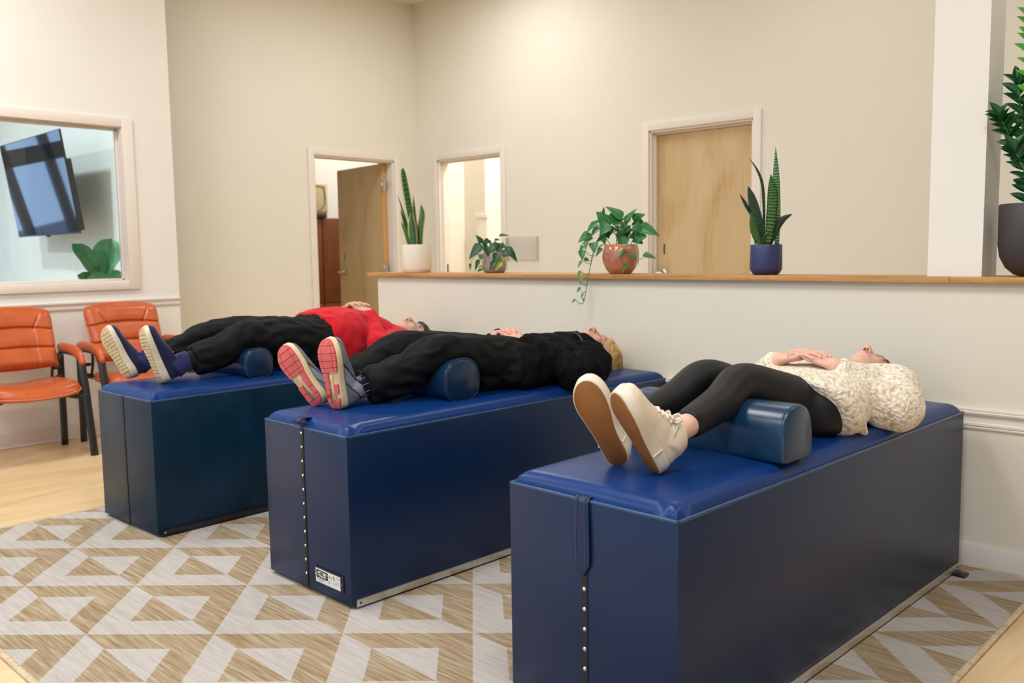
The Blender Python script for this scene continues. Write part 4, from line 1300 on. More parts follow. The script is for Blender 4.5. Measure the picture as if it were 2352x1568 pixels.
def sherpa():
    m, nt, b = newmat('cream_sherpa_fleece')
    v = coords(nt)
    vo = N(nt, 'ShaderNodeTexVoronoi', Scale=88.0); vo.feature = 'SMOOTH_F1'
    n0 = N(nt, 'ShaderNodeTexNoise', Scale=28.0, Detail=2.0)
    nt.links.new(v, n0.inputs['Vector'])
    ad = nt.nodes.new('ShaderNodeMix'); ad.data_type = 'RGBA'; ad.inputs[0].default_value = .03
    nt.links.new(v, ad.inputs[6]); nt.links.new(n0.outputs['Color'], ad.inputs[7])
    nt.links.new(ad.outputs[2], vo.inputs['Vector'])
    nt.links.new(ramp(nt, vo.outputs['Distance'], [(.0, srgb(244, 238, 227)), (.42, srgb(236, 226, 208)), (.72, srgb(198, 172, 128))]), b.inputs['Base Color'])
    inv = math_(nt, 'SUBTRACT', 1.0, vo.outputs['Distance'])
    bump(nt, b, inv, .9, .008)
    b.inputs['Roughness'].default_value = .95
    b.inputs['Specular IOR Level'].default_value = .1
    b.inputs['Sheen Weight'].default_value = .3
    return m
M['sherpa'] = sherpa()

def hair_mat(name, c1, c2, c3):
    m, nt, b = newmat(name)
    n = N(nt, 'ShaderNodeTexNoise', Scale=30.0, Detail=3.0)
    nt.links.new(coords(nt, (2.5, .5, 1.2)), n.inputs['Vector'])
    nt.links.new(ramp(nt, n.outputs['Fac'], [(.3, c1), (.5, c2), (.7, c3)]), b.inputs['Base Color'])
    b.inputs['Roughness'].default_value = .42
    n2 = N(nt, 'ShaderNodeTexNoise', Scale=88.0, Detail=2.0)
    nt.links.new(coords(nt, (3, .4, 1.2)), n2.inputs['Vector'])
    bump(nt, b, n2.outputs['Fac'], .5, .002)
    return m
M['hair_blond'] = hair_mat('blond_hair', srgb(150, 112, 60), srgb(204, 166, 100), srgb(226, 196, 138))
M['hair_brown'] = hair_mat('brown_hair', srgb(60, 40, 26), srgb(96, 70, 46), srgb(120, 92, 62))
M['hair_black'] = hair_mat('black_hair', srgb(14, 12, 12), srgb(26, 22, 20), srgb(44, 38, 36))

# ---- head: canonical frame x = person's left(+w side is right), y = crown, z = face; returned in table frame
def build_head(c, tilt, turn=0.0, scale=1.0, neck_to=None, skin=(.72, .46, .34), brow=(.12, .07, .04), lips=(.62, .22, .20), rosy=.3):
    E_ = ellipsoid
    parts = [E_((0, .035, -.012), (.074, .084, .093)), E_((0, -.025, .034), (.062, .080, .056)), E_((0, -.068, .040), (.049, .040, .046)), E_((0, -.093, .061), (.024, .018, .019)), E_((0, -.082, .054), (.036, .028, .028)),
             E_((.034, -.026, .060), (.026, .028, .022)), E_((-.034, -.026, .060), (.026, .028, .022)), E_((0, .030, .072), (.050, .018, .017)),
             E_((0, -.060, .078), (.029, .022, .017)), E_((0, -.0565, .0935), (.021, .0048, .0065)), E_((0, -.0665, .0920), (.018, .0056, .0075)),
             tube([(0, .020, .084), (0, .0, .0945), (0, -.024, .108)], [(.0085, .010), (.009, .010), (.0115, .011)], 12, 9), E_((0, -.027, .1085), (.0115, .0105, .0110)),
             E_((.0125, -.034, .098), (.0080, .0085, .0095)), E_((-.0125, -.034, .098), (.0080, .0085, .0095)),
             E_((.031, .003, .0665), (.0145, .0105, .0125)), E_((-.031, .003, .0665), (.0145, .0105, .0125))]
    for s in (1, -1):
        a = math.radians(18)*s
        R_ = np.array([[math.cos(a), 0, math.sin(a)], [0, 1, 0], [-math.sin(a), 0, math.cos(a)]])
        parts.append(E_((s*.0765, -.008, -.010), (.0065, .031, .019), rot=R_))
        parts.append(tube([(s*.076, -.034, -.002), (s*.080, -.010, -.028), (s*.081, .018, -.020), (s*.078, .018, .000)], .0042, 8, 16))
    parts.append(tube([(0, -.045, -.012), (0, -.10, -.020), (0, -.19, -.030)], [(.056, .056), (.052, .052), (.058, .055)], 20, 10))
    co, F = remesh(parts, .0024, 2, .5)
    x, y, z = co[:, 0], co[:, 1], co[:, 2]
    keep_ = np.exp(-((x/.022)**2+((y+.020)/.026)**2+((z-.105)/.025)**2))+np.exp(-((x/.026)**2+((y+.061)/.012)**2+((z-.09)/.02)**2))+np.exp(-(((np.abs(x)-.031)/.016)**2+((y-.003)/.012)**2+((z-.075)/.02)**2))*.8+(np.abs(x) > .0745)*(y < .03)*1.0
    co = smooth_v(co, F, 22, .5, 1-np.clip(keep_, 0, .97))
    x, y, z = co[:, 0], co[:, 1], co[:, 2]
    def g(cx, cy, cz, s): return np.exp(-(((np.abs(x)-cx)/s[0])**2+((y-cy)/s[1])**2+((z-cz)/s[2])**2))
    # eye sockets, closed lids, philtrum, mouth line, nostrils
    co[:, 2] -= .0065*g(.031, .013, .080, (.020, .010, .03))
    co[:, 2] -= .0050*g(.015, .010, .082, (.007, .012, .03))
    lid = np.exp(-((y-(-.0015+.0035*((np.abs(x)-.031)/.014)**2))/.0014)**2)*(np.abs(np.abs(x)-.031) < .0145)*(z > .055)
    co[:, 2] -= .0016*lid
    mouth = np.exp(-((y+.0613+.0016*(x/.02)**2)/.0014)**2)*(np.abs(x) < .024)*(z > .07)
    co[:, 2] -= .0026*mouth
    no = np.exp(-(((np.abs(x)-.0062)/.0036)**2+((y+.0385)/.0042)**2+((z-.101)/.0052)**2))
    co[:, 1] += .0075*no
    conch = np.exp(-(((np.abs(x)-.0835)/.006)**2+((y+.006)/.014)**2+((z+.010)/.008)**2))
    co[:, 0] -= np.sign(x)*.006*conch
    tint = np.tile(np.array(skin), (len(co), 1))
    red = np.clip(.9*g(.036, -.03, .075, (.02, .02, .03))+.9*g(0, -.03, .108, (.015, .013, .013))+.5*g(0, -.098, .08, (.02, .015, .02)), 0, 1)[:, None]
    tint = tint*(1-red*rosy)+np.array([skin[0]*1.04, skin[1]*.72, skin[2]*.70])*red*rosy
    lp = np.clip(np.exp(-(((x)/.021)**4+((y+.0617)/.0085)**4))*(z > .075)*1.2, 0, 1)[:, None]
    tint = tint*(1-lp)+np.array(lips)*lp
    br = np.clip(np.exp(-(((np.abs(x)-.033)/.017)**4+((y-(.0255-.22*(np.abs(x)-.033)**2/.03))/.0034)**2))*(z > .05)*.85, 0, .85)[:, None]
    tint = tint*(1-br)+np.array(brow)*br
    lash = np.clip(lid*(z > .06)*1.0, 0, .92)[:, None]
    tint = tint*(1-lash)+np.array([.03, .02, .018])*lash
    lsh = np.clip(.35*g(.031, .006, .078, (.014, .006, .03)), 0, .5)[:, None]
    tint = tint*(1-lsh)+np.array([skin[0]*.72, skin[1]*.58, skin[2]*.58])*lsh
    nd = np.clip(no*1.25, 0, .93)[:, None]
    tint = tint*(1-nd)+np.array([.05, .008, .006])*nd
    arcs = []
    for sg in (1, -1):
        pts = []
        for q in np.linspace(-1, 1, 9):
            px_, py_ = sg*(.0315+.0135*q), -.0005-.0045*(1-q*q)
            d2 = (co[:, 0]-px_)**2+(co[:, 1]-py_)**2+(co[:, 2] < .03)*1.0
            ii = np.argsort(d2)[:6]
            pts.append((px_, py_, co[ii, 2].max()+.0004))
        arcs.append(pts)
    return co, F, tint, head_xf(c, tilt, turn, scale), arcs

def head_xf(c, tilt, turn, scale):
    """canonical (x left, y crown, z face) -> table frame; tilt>0 raises the chin, turn>0 rolls the face to the near side"""
    ct, s_t = math.cos(tilt), math.sin(tilt)
    yv = np.array([0, ct, -s_t]); zv = np.array([0, s_t, ct]); xv = np.cross(yv, zv)
    cr, sr = math.cos(turn), math.sin(turn)
    x2 = xv*cr-zv*sr; z2 = xv*sr+zv*cr
    Rm = np.stack([x2, yv, z2], 1)
    c = np.array(c)
    return lambda p: (np.asarray(p) @ Rm.T)*scale+c

# ---- hand: palm plus five fingers, given wrist, knuckle and fingertip points
def hand_parts(wrist, pdir, across, up, tips, arch=.018, r=.0078, thumb=None, knuck=.085, spread=.024, palm=(.038, .013)):
    """pdir: wrist->knuckles; across: index side -> little side; tips: list of 4 fingertip points (index..little)"""
    wrist = np.array(wrist, float); pdir = np.array(pdir, float)/np.linalg.norm(pdir)
    across = np.array(across, float); across -= pdir*np.dot(across, pdir); across /= np.linalg.norm(across)
    up = np.array(up, float)
    parts = []
    rings = []
    n = 20
    for t, hw, th in ((-.15, .024, .018), (.0, .026, .018), (.25, .033, .0165), (.6, .040, .0145), (.95, .041, .0125), (1.08, .038, .009)):
        cpt = wrist+pdir*knuck*t
        rings.append([cpt+across*hw*math.cos(a)+up*th*math.sin(a) for a in np.linspace(0, 2*math.pi, n, endpoint=False)])
    parts.append(loft(rings))
    for k, tip in enumerate(tips):
        kn = wrist+pdir*knuck*(.98-.05*abs(k-1))+across*spread*(k-1.5)*.86+up*.002
        tip = np.array(tip, float)
        m1 = kn+(tip-kn)*.42+up*arch; m2 = kn+(tip-kn)*.74+up*arch*.72
        rk = r*(1.0, 1.04, .98, .86)[k]
        parts.append(tube([kn-pdir*.014, kn, m1, m2, tip], [rk*1.12, rk*1.15, rk*1.06, rk*.95, rk*.78], 12, 25))
    if thumb is not None:
        b0 = wrist+pdir*.018-across*.024
        pts = [b0]+[np.array(t, float) for t in thumb]
        parts.append(tube(pts, [.0135, .0112, .0092, .0075][:len(pts)], 12, 20))
    return parts

# ---- shoes
OUT = [(0, 0), (.012, .014), (.03, .022), (.07, .030), (.15, .0345), (.27, .0345), (.40, .0355), (.52, .0405), (.64, .0465), (.75, .0485), (.84, .0455), (.91, .038), (.96, .027), (.985, .017), (1, 0)]
OUTD = np.array(catmull([(a, b) for a, b in OUT], 400))
OUTD[:, 1] = np.maximum(OUTD[:, 1], 0)
def outl(t, side, L, k=1.0):
    hw = np.interp(t, OUTD[:, 0], OUTD[:, 1])*L/.265*k
    cx = side*(.010*math.sin(math.pi*min(1, max(0, (t-.15)/.85)))*(.6)+.006*max(0, t-.6)/.4-.004)*L/.265
    return cx-hw, cx+hw
def sole_slab(L, side, z0, z1, k0=1.0, k1=1.0, spring=.012, n=64, rocker=.0, taper=.0):
    ts = .5-.5*np.cos(np.linspace(0, math.pi, n))
    R0 = []; R1 = []
    def ring(z, k, top):
        l = []; r_ = []
        for t in ts:
            a, b = outl(t, side, L, k)
            zz = z+spring*max(0, (t-.72)/.28)**2+rocker*max(0, (.10-t)/.10)**2-taper*t*(z-z0)/(z1-z0)
            tt = .5+(t-.5)*(1 if k == 1 else 1-(1-k)*.35)
            l.append((a, tt*L, zz)); r_.append((b, tt*L, zz))
        return l+r_[::-1][1:-1]
    return loft([ring(z0, k0*.965, 0), ring(z0+(z1-z0)*.25, k0, 0), ring(z0+(z1-z0)*.8, k1, 1), ring(z1, k1*.975, 1)])
def sole_piece(L, side, t0, t1, s0, s1, z0, z1, spring=.012, n=8, k=.95, rocker=0.0):
    top = []; bot = []
    P = []
    for i in range(n+1): P.append((t0+(t1-t0)*i/n, s0))
    for i in range(4): P.append((t1, s0+(s1-s0)*(i+1)/4))
    for i in range(1, n+1): P.append((t1+(t0-t1)*i/n, s1))
    for i in range(1, 4): P.append((t0, s1+(s0-s1)*i/4))
    def pt(t, s, z):
        a, b = outl(max(.004, min(.996, t)), side, L, k)
        return ((a+b)/2+(b-a)/2*s, L*(.5+(t-.5)*.985), z+spring*max(0, (t-.72)/.28)**2+rocker*max(0, (.10-t)/.10)**2)
    return loft([[pt(t, s, z0) for t, s in P], [pt(t, s, z1) for t, s in P]])
def upper_parts(L, side, zs, hi=1.0, collar=.105, ank=None):
    rings = []
    for t, h, kk in ((.012, .066, .90), (.05, .080, .95), (.12, .086, .95), (.22, .084, .95), (.34, .078, .95), (.46, .072, .95), (.58, .060, .94), (.70, .048, .94), (.80, .042, .93), (.88, .036, .92), (.945, .028, .88), (.98, .016, .75)):
        a, b = outl(t, side, L, kk); cx, hw = (a+b)/2, (b-a)/2
        sp = .012*max(0, (t-.72)/.28)**2
        r_ = []
        for q in range(24):
            an = 2*math.pi*q/24
            c_, s_ = math.cos(an), math.sin(an)
            wd = hw*(1 if s_ < 0 else (1-(.10 if t < .36 else .22)*s_**1.5))
            r_.append((cx+wd*math.copysign(abs(c_)**.8, c_), t*L, zs+sp+(h*hi*max(0, s_)**.85 if s_ > 0 else -.012*abs(s_))))
        rings.append(r_)
    p = [loft(rings)]
    p.append(tube([(0, .17*L, zs+.035), (0, .205*L, zs+.075*hi), (0, .195*L, zs+collar)], [(.036, .044), (.036, .044), (.037, .045)], 20, 9, cap='flat'))
    return p

class Frame:
    def __init__(s, H, d, n):
        s.H = np.array(H, float); s.y = np.array(d, float)/np.linalg.norm(d)
        z = -np.array(n, float); z -= s.y*np.dot(z, s.y); s.z = z/np.linalg.norm(z)
        s.x = np.cross(s.y, s.z)
    def __call__(s, P):
        P = np.asarray(P, float).reshape(-1, 3)
        return s.H+P[:, :1]*s.x+P[:, 1:2]*s.y+P[:, 2:3]*s.z
    def pt(s, x, y, z): return s.H+s.x*x+s.y*y+s.z*z

def sub(v, O): return [np.asarray(p)-O for p in v]

class Person:
    def __init__(s, i, label, w=.27, u=.95):
        x, y, th = TAB[i]
        s.i = i
        s.O = L3(w, u, cushion_z(w, u)+.002)
        c_, s_ = math.cos(th), math.sin(th)
        s.loc = (x+s.O[0]*c_-s.O[1]*s_, y+s.O[0]*s_+s.O[1]*c_, s.O[2]); s.th = th
        s.body = []; s.label = label; s.kids = []
    def add_body(s, co, F, tint): s.body.append((np.asarray(co), F, np.asarray(tint)))
    def finish(s):
        V = []; F = []; T = []
        for co, f, t in s.body:
            o = len(V); V.extend(co-s.O); F.extend([tuple(k+o for k in q) for q in f]); T.extend(t)
        o = meshobj('person', V, F, M['skin'], None, True)
        ca = o.data.color_attributes.new('tint', 'FLOAT_COLOR', 'POINT')
        ca.data.foreach_set('color', np.concatenate([np.array(T), np.ones((len(T), 1))], 1).ravel())
        o.location = s.loc; o.rotation_euler = (0, 0, s.th)
        tag(o, s.label, 'person')
        s.root = o
        return o
    def part(s, name, co, F, mat, parent=None, smooth=True):
        return meshobj(name, sub(co, s.O), F, mat, parent or s.root, smooth)

def make_shoe(P, kind, side, fr, L):
    """side: +1 big toe side towards +x of the shoe frame"""
    zs = .020
    if kind == 'white':
        co, F = remesh(upper_parts(L, side, .030, .96, .084), .0042, 5)
        up = P.part('shoe', fr(co), F, M['white_canvas'])
        v, f = sole_slab(L, side, .0, .034, 1.0, 1.03); P.part('midsole', fr(v), f, M['white_rubber'], up)
        v, f = sole_slab(L, side, -.0035, .004, .91, .91); P.part('outsole', fr(v), f, M['gum'], up)
        for sg in (1, -1):
            a, b = outl(.26, side, L, 1.035)
            x = b if sg > 0 else a
            v, f = tube([(x, .26*L, .003), (x+sg*.0006, .26*L, .032)], .0022, 6, 3); P.part('foxing_joint', fr(v), f, M['lace_white'], up)
        # eyestays, laces and bow
        zt = lambda t: .030+np.interp(t, [.34, .46, .58, .70], [.078, .072, .060, .048])
        for t in (.40, .46, .52, .58):
            z = zt(t)-.001
            v, f = tube([(-.024, t*L, z-.009), (0, t*L-.002, z+.003), (.024, t*L, z-.009)], [(.0038, .0016)]*3, 8, 9, up=(0, 1, 0)); P.part('lace', fr(v), f, M['lace_white'], up)
        zb = zt(.40)+.004
        for sg in (1, -1):
            v, f = tube([(0, .385*L, zb), (sg*.020, .40*L, zb+.016), (sg*.036, .375*L, zb+.010), (sg*.030, .36*L, zb-.002), (0, .38*L, zb)], [(.0055, .0018)]*5, 8, 22); P.part('bow_loop', fr(v), f, M['lace_white'], up)
            v, f = tube([(0, .385*L, zb), (sg*.020, .36*L, zb+.004), (sg*.031, .33*L, zb-.010), (sg*.037, .30*L, zb-.030)], [(.0045, .0016)]*4, 8, 18); P.part('lace_end', fr(v), f, M['lace_white'], up)
        v, f = tube([(-.020, .40*L, zt(.40)+.001), (0, .41*L, zt(.40)+.006), (.020, .40*L, zt(.40)+.001)], [(.006, .003)]*3, 8, 8); P.part('tongue', fr(v), f, M['white_canvas'], up)
        for sg in (1, -1):
            for t in (.40, .46, .52, .58):
                v, f = ellipsoid((sg*.0265, t*L, zt(t)-.0125), (.0016, .0018, .0014), 8, 6); P.part('eyelet', fr(v), f, M['beige_sole'], up)
        return up
    if kind == 'runner':
        co, F = remesh(upper_parts(L, side, .036, 1.0, .104), .0042, 5)
        up = P.part('shoe', fr(co), F, M['grey_mesh'])
        v, f = sole_slab(L, side, .004, .037, 1.0, 1.03, .016, 64, .008, .013); P.part('midsole', fr(v), f, M['cream_mid'], up)
        kw = dict(spring=.016, rocker=.008)
        def pc(*a): 
            v, f = sole_piece(L, side, *a, -.0035, .007, **kw); P.part('tread', fr(v), f, M['coral'], up, False)
        for t0, t1 in ((.905, .995), (.80, .897), (.695, .792), (.60, .687), (.535, .592)):
            pc(t0, t1, -.99, -.62); pc(t0, t1, -.57, .57) ; pc(t0, t1, .62, .99)
        e = side
        pc(.30, .52, *sorted((-e*.98, -e*.30))); pc(.17, .29, *sorted((-e*.98, -e*.40)))
        pc(.235, .36, *sorted((e*.98, e*.35)))
        pc(.02, .10, -.95, .95); pc(.11, .16, -.98, -.35); pc(.11, .225, .40, .98)
        v, f = sole_piece(L, side, .12, .50, -.25, .25, .0, .006, **kw); P.part('shank', fr(v), f, M['beige_sole'], up)
        # overlays and laces
        zt = lambda t: .036+np.interp(t, [.30, .34, .46, .58, .70], [.077, .078, .072, .060, .048])
        up.data.materials.append(M['lilac_mesh']); up.data.materials.append(M['lace_black'])
        for pl in up.data.polygons:
            q = np.mean([co[i] for i in pl.vertices], 0); t = q[1]/L; z = q[2]-.036
            ph = t+z*4.2
            if z > .006 and .36 < ph < .60 and t > .1: pl.material_index = 1
            if abs(ph-.60) < .022 or abs(ph-.36) < .016 and z > .004: pl.material_index = 2
            if abs(t+z*6.5-.98) < .012 and t > .5 and z > .004: pl.material_index = 2
        for t in (.36, .42, .48, .54, .60):
            z = zt(t)-.001
            v, f = tube([(-.022, t*L, z-.008), (0, t*L-.003, z+.003), (.022, t*L, z-.008)], .0021, 8, 9); P.part('lace', fr(v), f, M['lace_black'], up)
        zb = zt(.36)+.004
        v, f = tube([(0, .35*L, zb), (-.012, .40*L, zb+.022), (.014, .43*L, zb+.034), (.026, .37*L, zb+.024), (.004, .35*L, zb)], .0019, 7, 28); P.part('bow_loop', fr(v), f, M['lace_black'], up)
        v, f = tube([(0, .35*L, zb), (-.02, .32*L, zb+.010), (-.034, .30*L, zb-.006), (-.018, .34*L, zb-.002), (0, .35*L, zb)], .0019, 7, 24); P.part('bow_loop', fr(v), f, M['lace_black'], up)
        v, f = tube([(0, .35*L, zb), (.030, .30*L, zb+.014), (.040, .22*L, zb+.002), (.044, .17*L, zb-.02)], .0019, 7, 20); le = P.part('lace_end', fr(v), f, M['lace_black'], up)
        v, f = tube([(.044, .17*L, zb-.02), (.046, .155*L, zb-.034)], .0026, 7, 3); P.part('aglet', fr(v), f, M['pink_tip'], up)
        return up
    # navy knit trainers with a pale sole
    co, F = remesh(upper_parts(L, side, .034, .96, .112), .0042, 5)
    up = P.part('shoe', fr(co), F, M['navy_knit'])
    v, f = sole_slab(L, side, .004, .040, 1.0, 1.04, .018, 64, .008, .016); P.part('midsole', fr(v), f, M['white_mid'], up)
    kw = dict(spring=.018, rocker=.008)
    def pc(m_, *a):
        v, f = sole_piece(L, side, *a, -.002, .007, **kw); P.part('tread', fr(v), f, M[m_], up, False)
    pc('pink_sole', .90, .995, -.97, .97); pc('pink_sole', .02, .12, -.95, .95)
    for k, t in enumerate(np.arange(.135, .88, .062)):
        pc('beige_sole', t, t+.053, -.96, -.05 if k % 2 else .25); pc('beige_sole', t, t+.053, .02 if k % 2 else .32, .96)
    zt = lambda t: .034+.96*np.interp(t, [.30, .34, .46, .58, .70], [.077, .078, .072, .060, .048])
    rings = []
    v, f = tube([(0, .16*L, .08), (0, .20*L, .122), (0, .195*L, .150)], [(.039, .048), (.040, .048), (.0405, .0485)], 20, 8, cap='flat'); P.part('collar', fr(v), f, M['navy_knit2'], up)
    for t in (.36, .43):
        z = zt(t); v, f = tube([(-.027, t*L, z-.014), (-.012, t*L, z), (0, t*L, z+.004), (.012, t*L, z), (.027, t*L, z-.014)], .0022, 8, 14); P.part('lace', fr(v), f, M['lace_navy'], up)
    zb = zt(.34)+.006
    for sg in (1, -1):
        v, f = tube([(0, .34*L, zb), (sg*.010, .37*L, zb+.012), (sg*.030, .36*L, zb+.004), (sg*.034, .33*L, zb-.016), (sg*.024, .33*L, zb-.004), (0, .34*L, zb)], .0021, 8, 26); P.part('bow_loop', fr(v), f, M['lace_navy'], up)
    v, f = ellipsoid((0, .34*L, zb+.003), (.006, .006, .005), 10, 6); P.part('knot', fr(v), f, M['lace_navy'], up)
    return up

def unit(v): v = np.array(v, float); return v/np.linalg.norm(v)

def build_person(D):
    P = Person(D['t'], D['label'])
    # frames of the feet (table frame is (-w,u,z))
    fr = {}
    for k in ('near', 'far'):
        H, Tp, nn = D['foot'][k]
        fr[k] = Frame(L3(*H), L3(*Tp)-L3(*H), np.array([-nn[0], nn[1], nn[2]]))
    ank = {k: fr[k].pt(0, .055, .125) for k in fr}
    heel = {k: fr[k].pt(0, .062, .05) for k in fr}
    w_of = lambda p: (-p[0], p[1], p[2])
    skin = D['skin']
    # ---- continuous body (mostly under the clothes)
    parts = [torso([(b_[0]+.07*(1-i/5), b_[1], b_[2], b_[3]+.006, b_[4]-.006) for i, b_ in enumerate(D['body'])])]
    for k in ('near', 'far'):
        hip, knee = D['hip'][k], D['knee'][k]
        a = w_of(ank[k])
        calf = tuple(np.array(knee)*.62+np.array(a)*.38+np.array([0, 0, -.012]))
        q = D['legr']
        parts.append(limb([hip, tuple((np.array(hip)+np.array(knee))/2+np.array([0, 0, .006])), knee, calf, a, w_of(heel[k])], [q[0]*.62, q[1]*.68, q[2]*.72, q[3]*.74, .031, .020]))
        sh, el, wr = D['arm'][k]
        parts.append(limb([tuple(np.array(sh)+np.array([(.27-sh[0])*.35, .0, -.01])), sh, el, tuple(np.array(el)*.5+np.array(wr)*.5), wr], [.052, .050, .038, .036, .027]))
    hc, tilt, turn, hs = D['head']
    nk = D['body'][-1]
    co, F = remesh(parts, .0075, 6)
    P.add_body(co, F, np.tile(np.array(skin), (len(co), 1)))
    hco, hF, ht, xf, arcs = build_head(L3(*hc), tilt, turn, hs, skin=skin, **D.get('face', {}))
    P.add_body(xf(hco), hF, ht)
    # ---- hands with forearms, fingers laced over the belly
    hands = []; P.fing = {}
    wn, wf = np.array(D['arm']['near'][2]), np.array(D['arm']['far'][2])
    hz = D['handz']
    dirn = unit(wf-wn)      # near -> far in (w,u,z)
    mid = (wn+wf)/2; mid[2] = hz
    uax = np.array([0, 1, 0])
    for k, wr, sgn in (('near', wn, 1), ('far', wf, -1)):
        el = np.array(D['arm'][k][1])
        tips = []
        up_w = np.array([0, 0, 1.0])
        d = dirn*sgn
        ext = D.get('ext', .058)
        for f_ in range(4):
            # index finger lies towards the chest (+u), little finger towards the hips
            off = (1.5-f_)*.0305+(.0076 if sgn > 0 else -.0076)
            base = mid+d*(ext-(.0, .0, .004, .018)[f_])
            tips.append(L3(*(base+uax*off+np.array([0, 0, .011-.004*abs(f_-1.5)]))))
        th = [L3(*(wr+d*.055+uax*.040+np.array([0, 0, .010]))), L3(*(wr+d*.082+uax*.050+np.array([0, 0, .014]))), L3(*(wr+d*.104+uax*.052+np.array([0, 0, .012])))]
        pd = (mid-d*.012-wr); pl = np.linalg.norm(pd)
        ps = hand_parts(L3(*wr), L3(*pd), L3(0, -1, 0), (0, 0, 1), tips, .011, .0071, th, knuck=min(.095, pl), spread=.031)
        kn_ = wr+unit(pd)*min(.095, pl)
        P.fing[k] = [(L3(*kn_)+np.array([0, (1.5-j)*.0305*.9, .004]), tips[j]) for j in range(4)]
        a2 = wr+(el-wr)*.45
        ps.append(limb([tuple(wr+unit(pd)*.012), tuple(wr), tuple(a2)], [(.026, .020), (.027, .021), (.036, .034)]))
        hands += ps
    co, F = remesh(hands, .0020, 1)
    tint = np.tile(np.array(skin)*np.array([1.0, .97, .97]), (len(co), 1))
    # pinker fingers and knuckles
    mm = np.exp(-(((co[:, 0]+mid[0])/.06)**2+((co[:, 1]-mid[1])/.07)**2))[:, None]*.5
    tint = tint*(1-mm)+np.array([skin[0]*1.0, skin[1]*.80, skin[2]*.80])*mm
    P.add_body(co, F, tint)
    P.finish()
    for pts in arcs:
        v, f = tube([xf(np.array(q)) for q in pts], [.0005]+[.0010]*7+[.0005], 7, 25)
        P.part('eyelashes', v, f, M['lash'])
    P.xf = xf; P.mid = mid; P.dirn = dirn
    # ---- legwear
    parts = [torso(D['pelvis'])]
    q = D['legr']
    for k in ('near', 'far'):
        hip, knee = np.array(D['hip'][k]), np.array(D['knee'][k])
        a = np.array(w_of(ank[k]))
        ce = a+(knee-a)*D['cuff']      # cuff position along the shin
        calf = knee*.62+a*.38+np.array([0, 0, -.012])
        bag = D.get('bag', 0)
        parts.append(limb([tuple(hip+np.array([0, .04, 0])), tuple(hip), tuple((hip+knee)/2+np.array([0, 0, .004])), tuple(knee), tuple(calf), tuple(ce)], [q[0]*.95, q[0], q[1], q[2], q[3], q[4]], seg=22, cap='flat'))
        if bag:
            # loose cloth sagging under thigh and shin
            parts.append(limb([(hip[0], hip[1]-.03, .708), (hip[0]*.7+knee[0]*.3, hip[1]*.6+knee[1]*.4, .708), (knee[0], knee[1]+.21, .735)], [.062, .056, .045]))
            parts.append(limb([tuple((hip+knee)/2+np.array([0, .03, -bag*.6])), tuple(knee+np.array([0, .02, -bag*.2])), tuple(calf+np.array([0, 0, -bag*.9])), tuple(ce+np.array([0, .01, -bag]))], [q[1]*.8, q[2]*.8, q[3]*.85, q[4]*.9], cap='flat'))
    co, F = remesh(parts, .0068, D.get('lsm', 8))
    if D.get('lwr'):
        co = wrinkle(co, F, D['lwr'], (16, 7, 14), D['t'])
        co = smooth_v(co, F, 2)
    P.part('trousers' if D.get('bag') else 'leggings', co, F, M[D['legmat']])
    for k in ('near', 'far'):
        if D.get('sock'):
            a = ank[k]
            hp = np.array(D['knee'][k]); hp = L3(*hp)
            v, f = tube([fr[k].pt(0, .054, .085), a, a+(hp-a)*.16, a+(hp-a)*.30], [.030, .037, .040, .043], 20, 14)
            so = P.part('sock', v, f, M['sock'])
            if D['sock'] == 'stripe':
                for s_ in range(9):
                    an = math.pi*2*s_/9
                    A = a+(hp-a)*.02; B_ = a+(hp-a)*.22
                    ax = unit(hp-a); e1 = unit(fr[k].x-ax*np.dot(fr[k].x, ax)); dx = e1*math.cos(an)+np.cross(ax, e1)*math.sin(an)
                    v, f = tube([A+dx*.0402, B_+dx*.0408], .0012, 5, 3); P.part('stripe', v, f, M['lilac_mesh'], so)
    # ---- upper garment
    parts = [torso(D['top'])]
    for k in ('near', 'far'):
        sh, el, wr = [np.array(z) for z in D['arm'][k]]
        s_ = D['slv']
        cu = wr+(el-wr)*s_[4]+np.array([0, 0, -.006])
        parts.append(limb([tuple(sh+np.array([(.27-sh[0])*.5, -.02, .0])), tuple(sh), tuple(sh*.5+el*.5+np.array([0, 0, -.004])), tuple(el), tuple(el*.5+cu*.5), tuple(cu)], [s_[0]*.95, s_[0], s_[1], s_[2], s_[3]*1.12, s_[3]], seg=22, cap='flat'))
    for e in D.get('extra', []): parts.append(limb(*e))
    co, F = remesh(parts, .0062, D.get('tsm', 7))
    if D.get('slant'):
        zt, zb = co[:, 2].max(), co[:, 2].min()
        u0 = D['top'][0][0]
        k_ = np.clip((u0+.30-co[:, 1])/.26, 0, 1)
        co[:, 1] += D['slant']*np.clip((D['top'][1][4]-co[:, 2])/(D['top'][1][4]-D['top'][1][3]), 0, 1.1)*k_
    if D.get('twr'):
        co = wrinkle(co, F, D['twr'], D.get('twf', (11, 13, 9)), D['t']+3)
        co = smooth_v(co, F, 2)
    P.top = P.part(D['topname'], co, F, M[D['topmat']])
    P.fr = fr
    for k, side in (('near', -1), ('far', 1)):
        make_shoe(P, D['shoe'], side*D.get('mir', 1), fr[k], D['L'])
    P.ank = ank
    return P

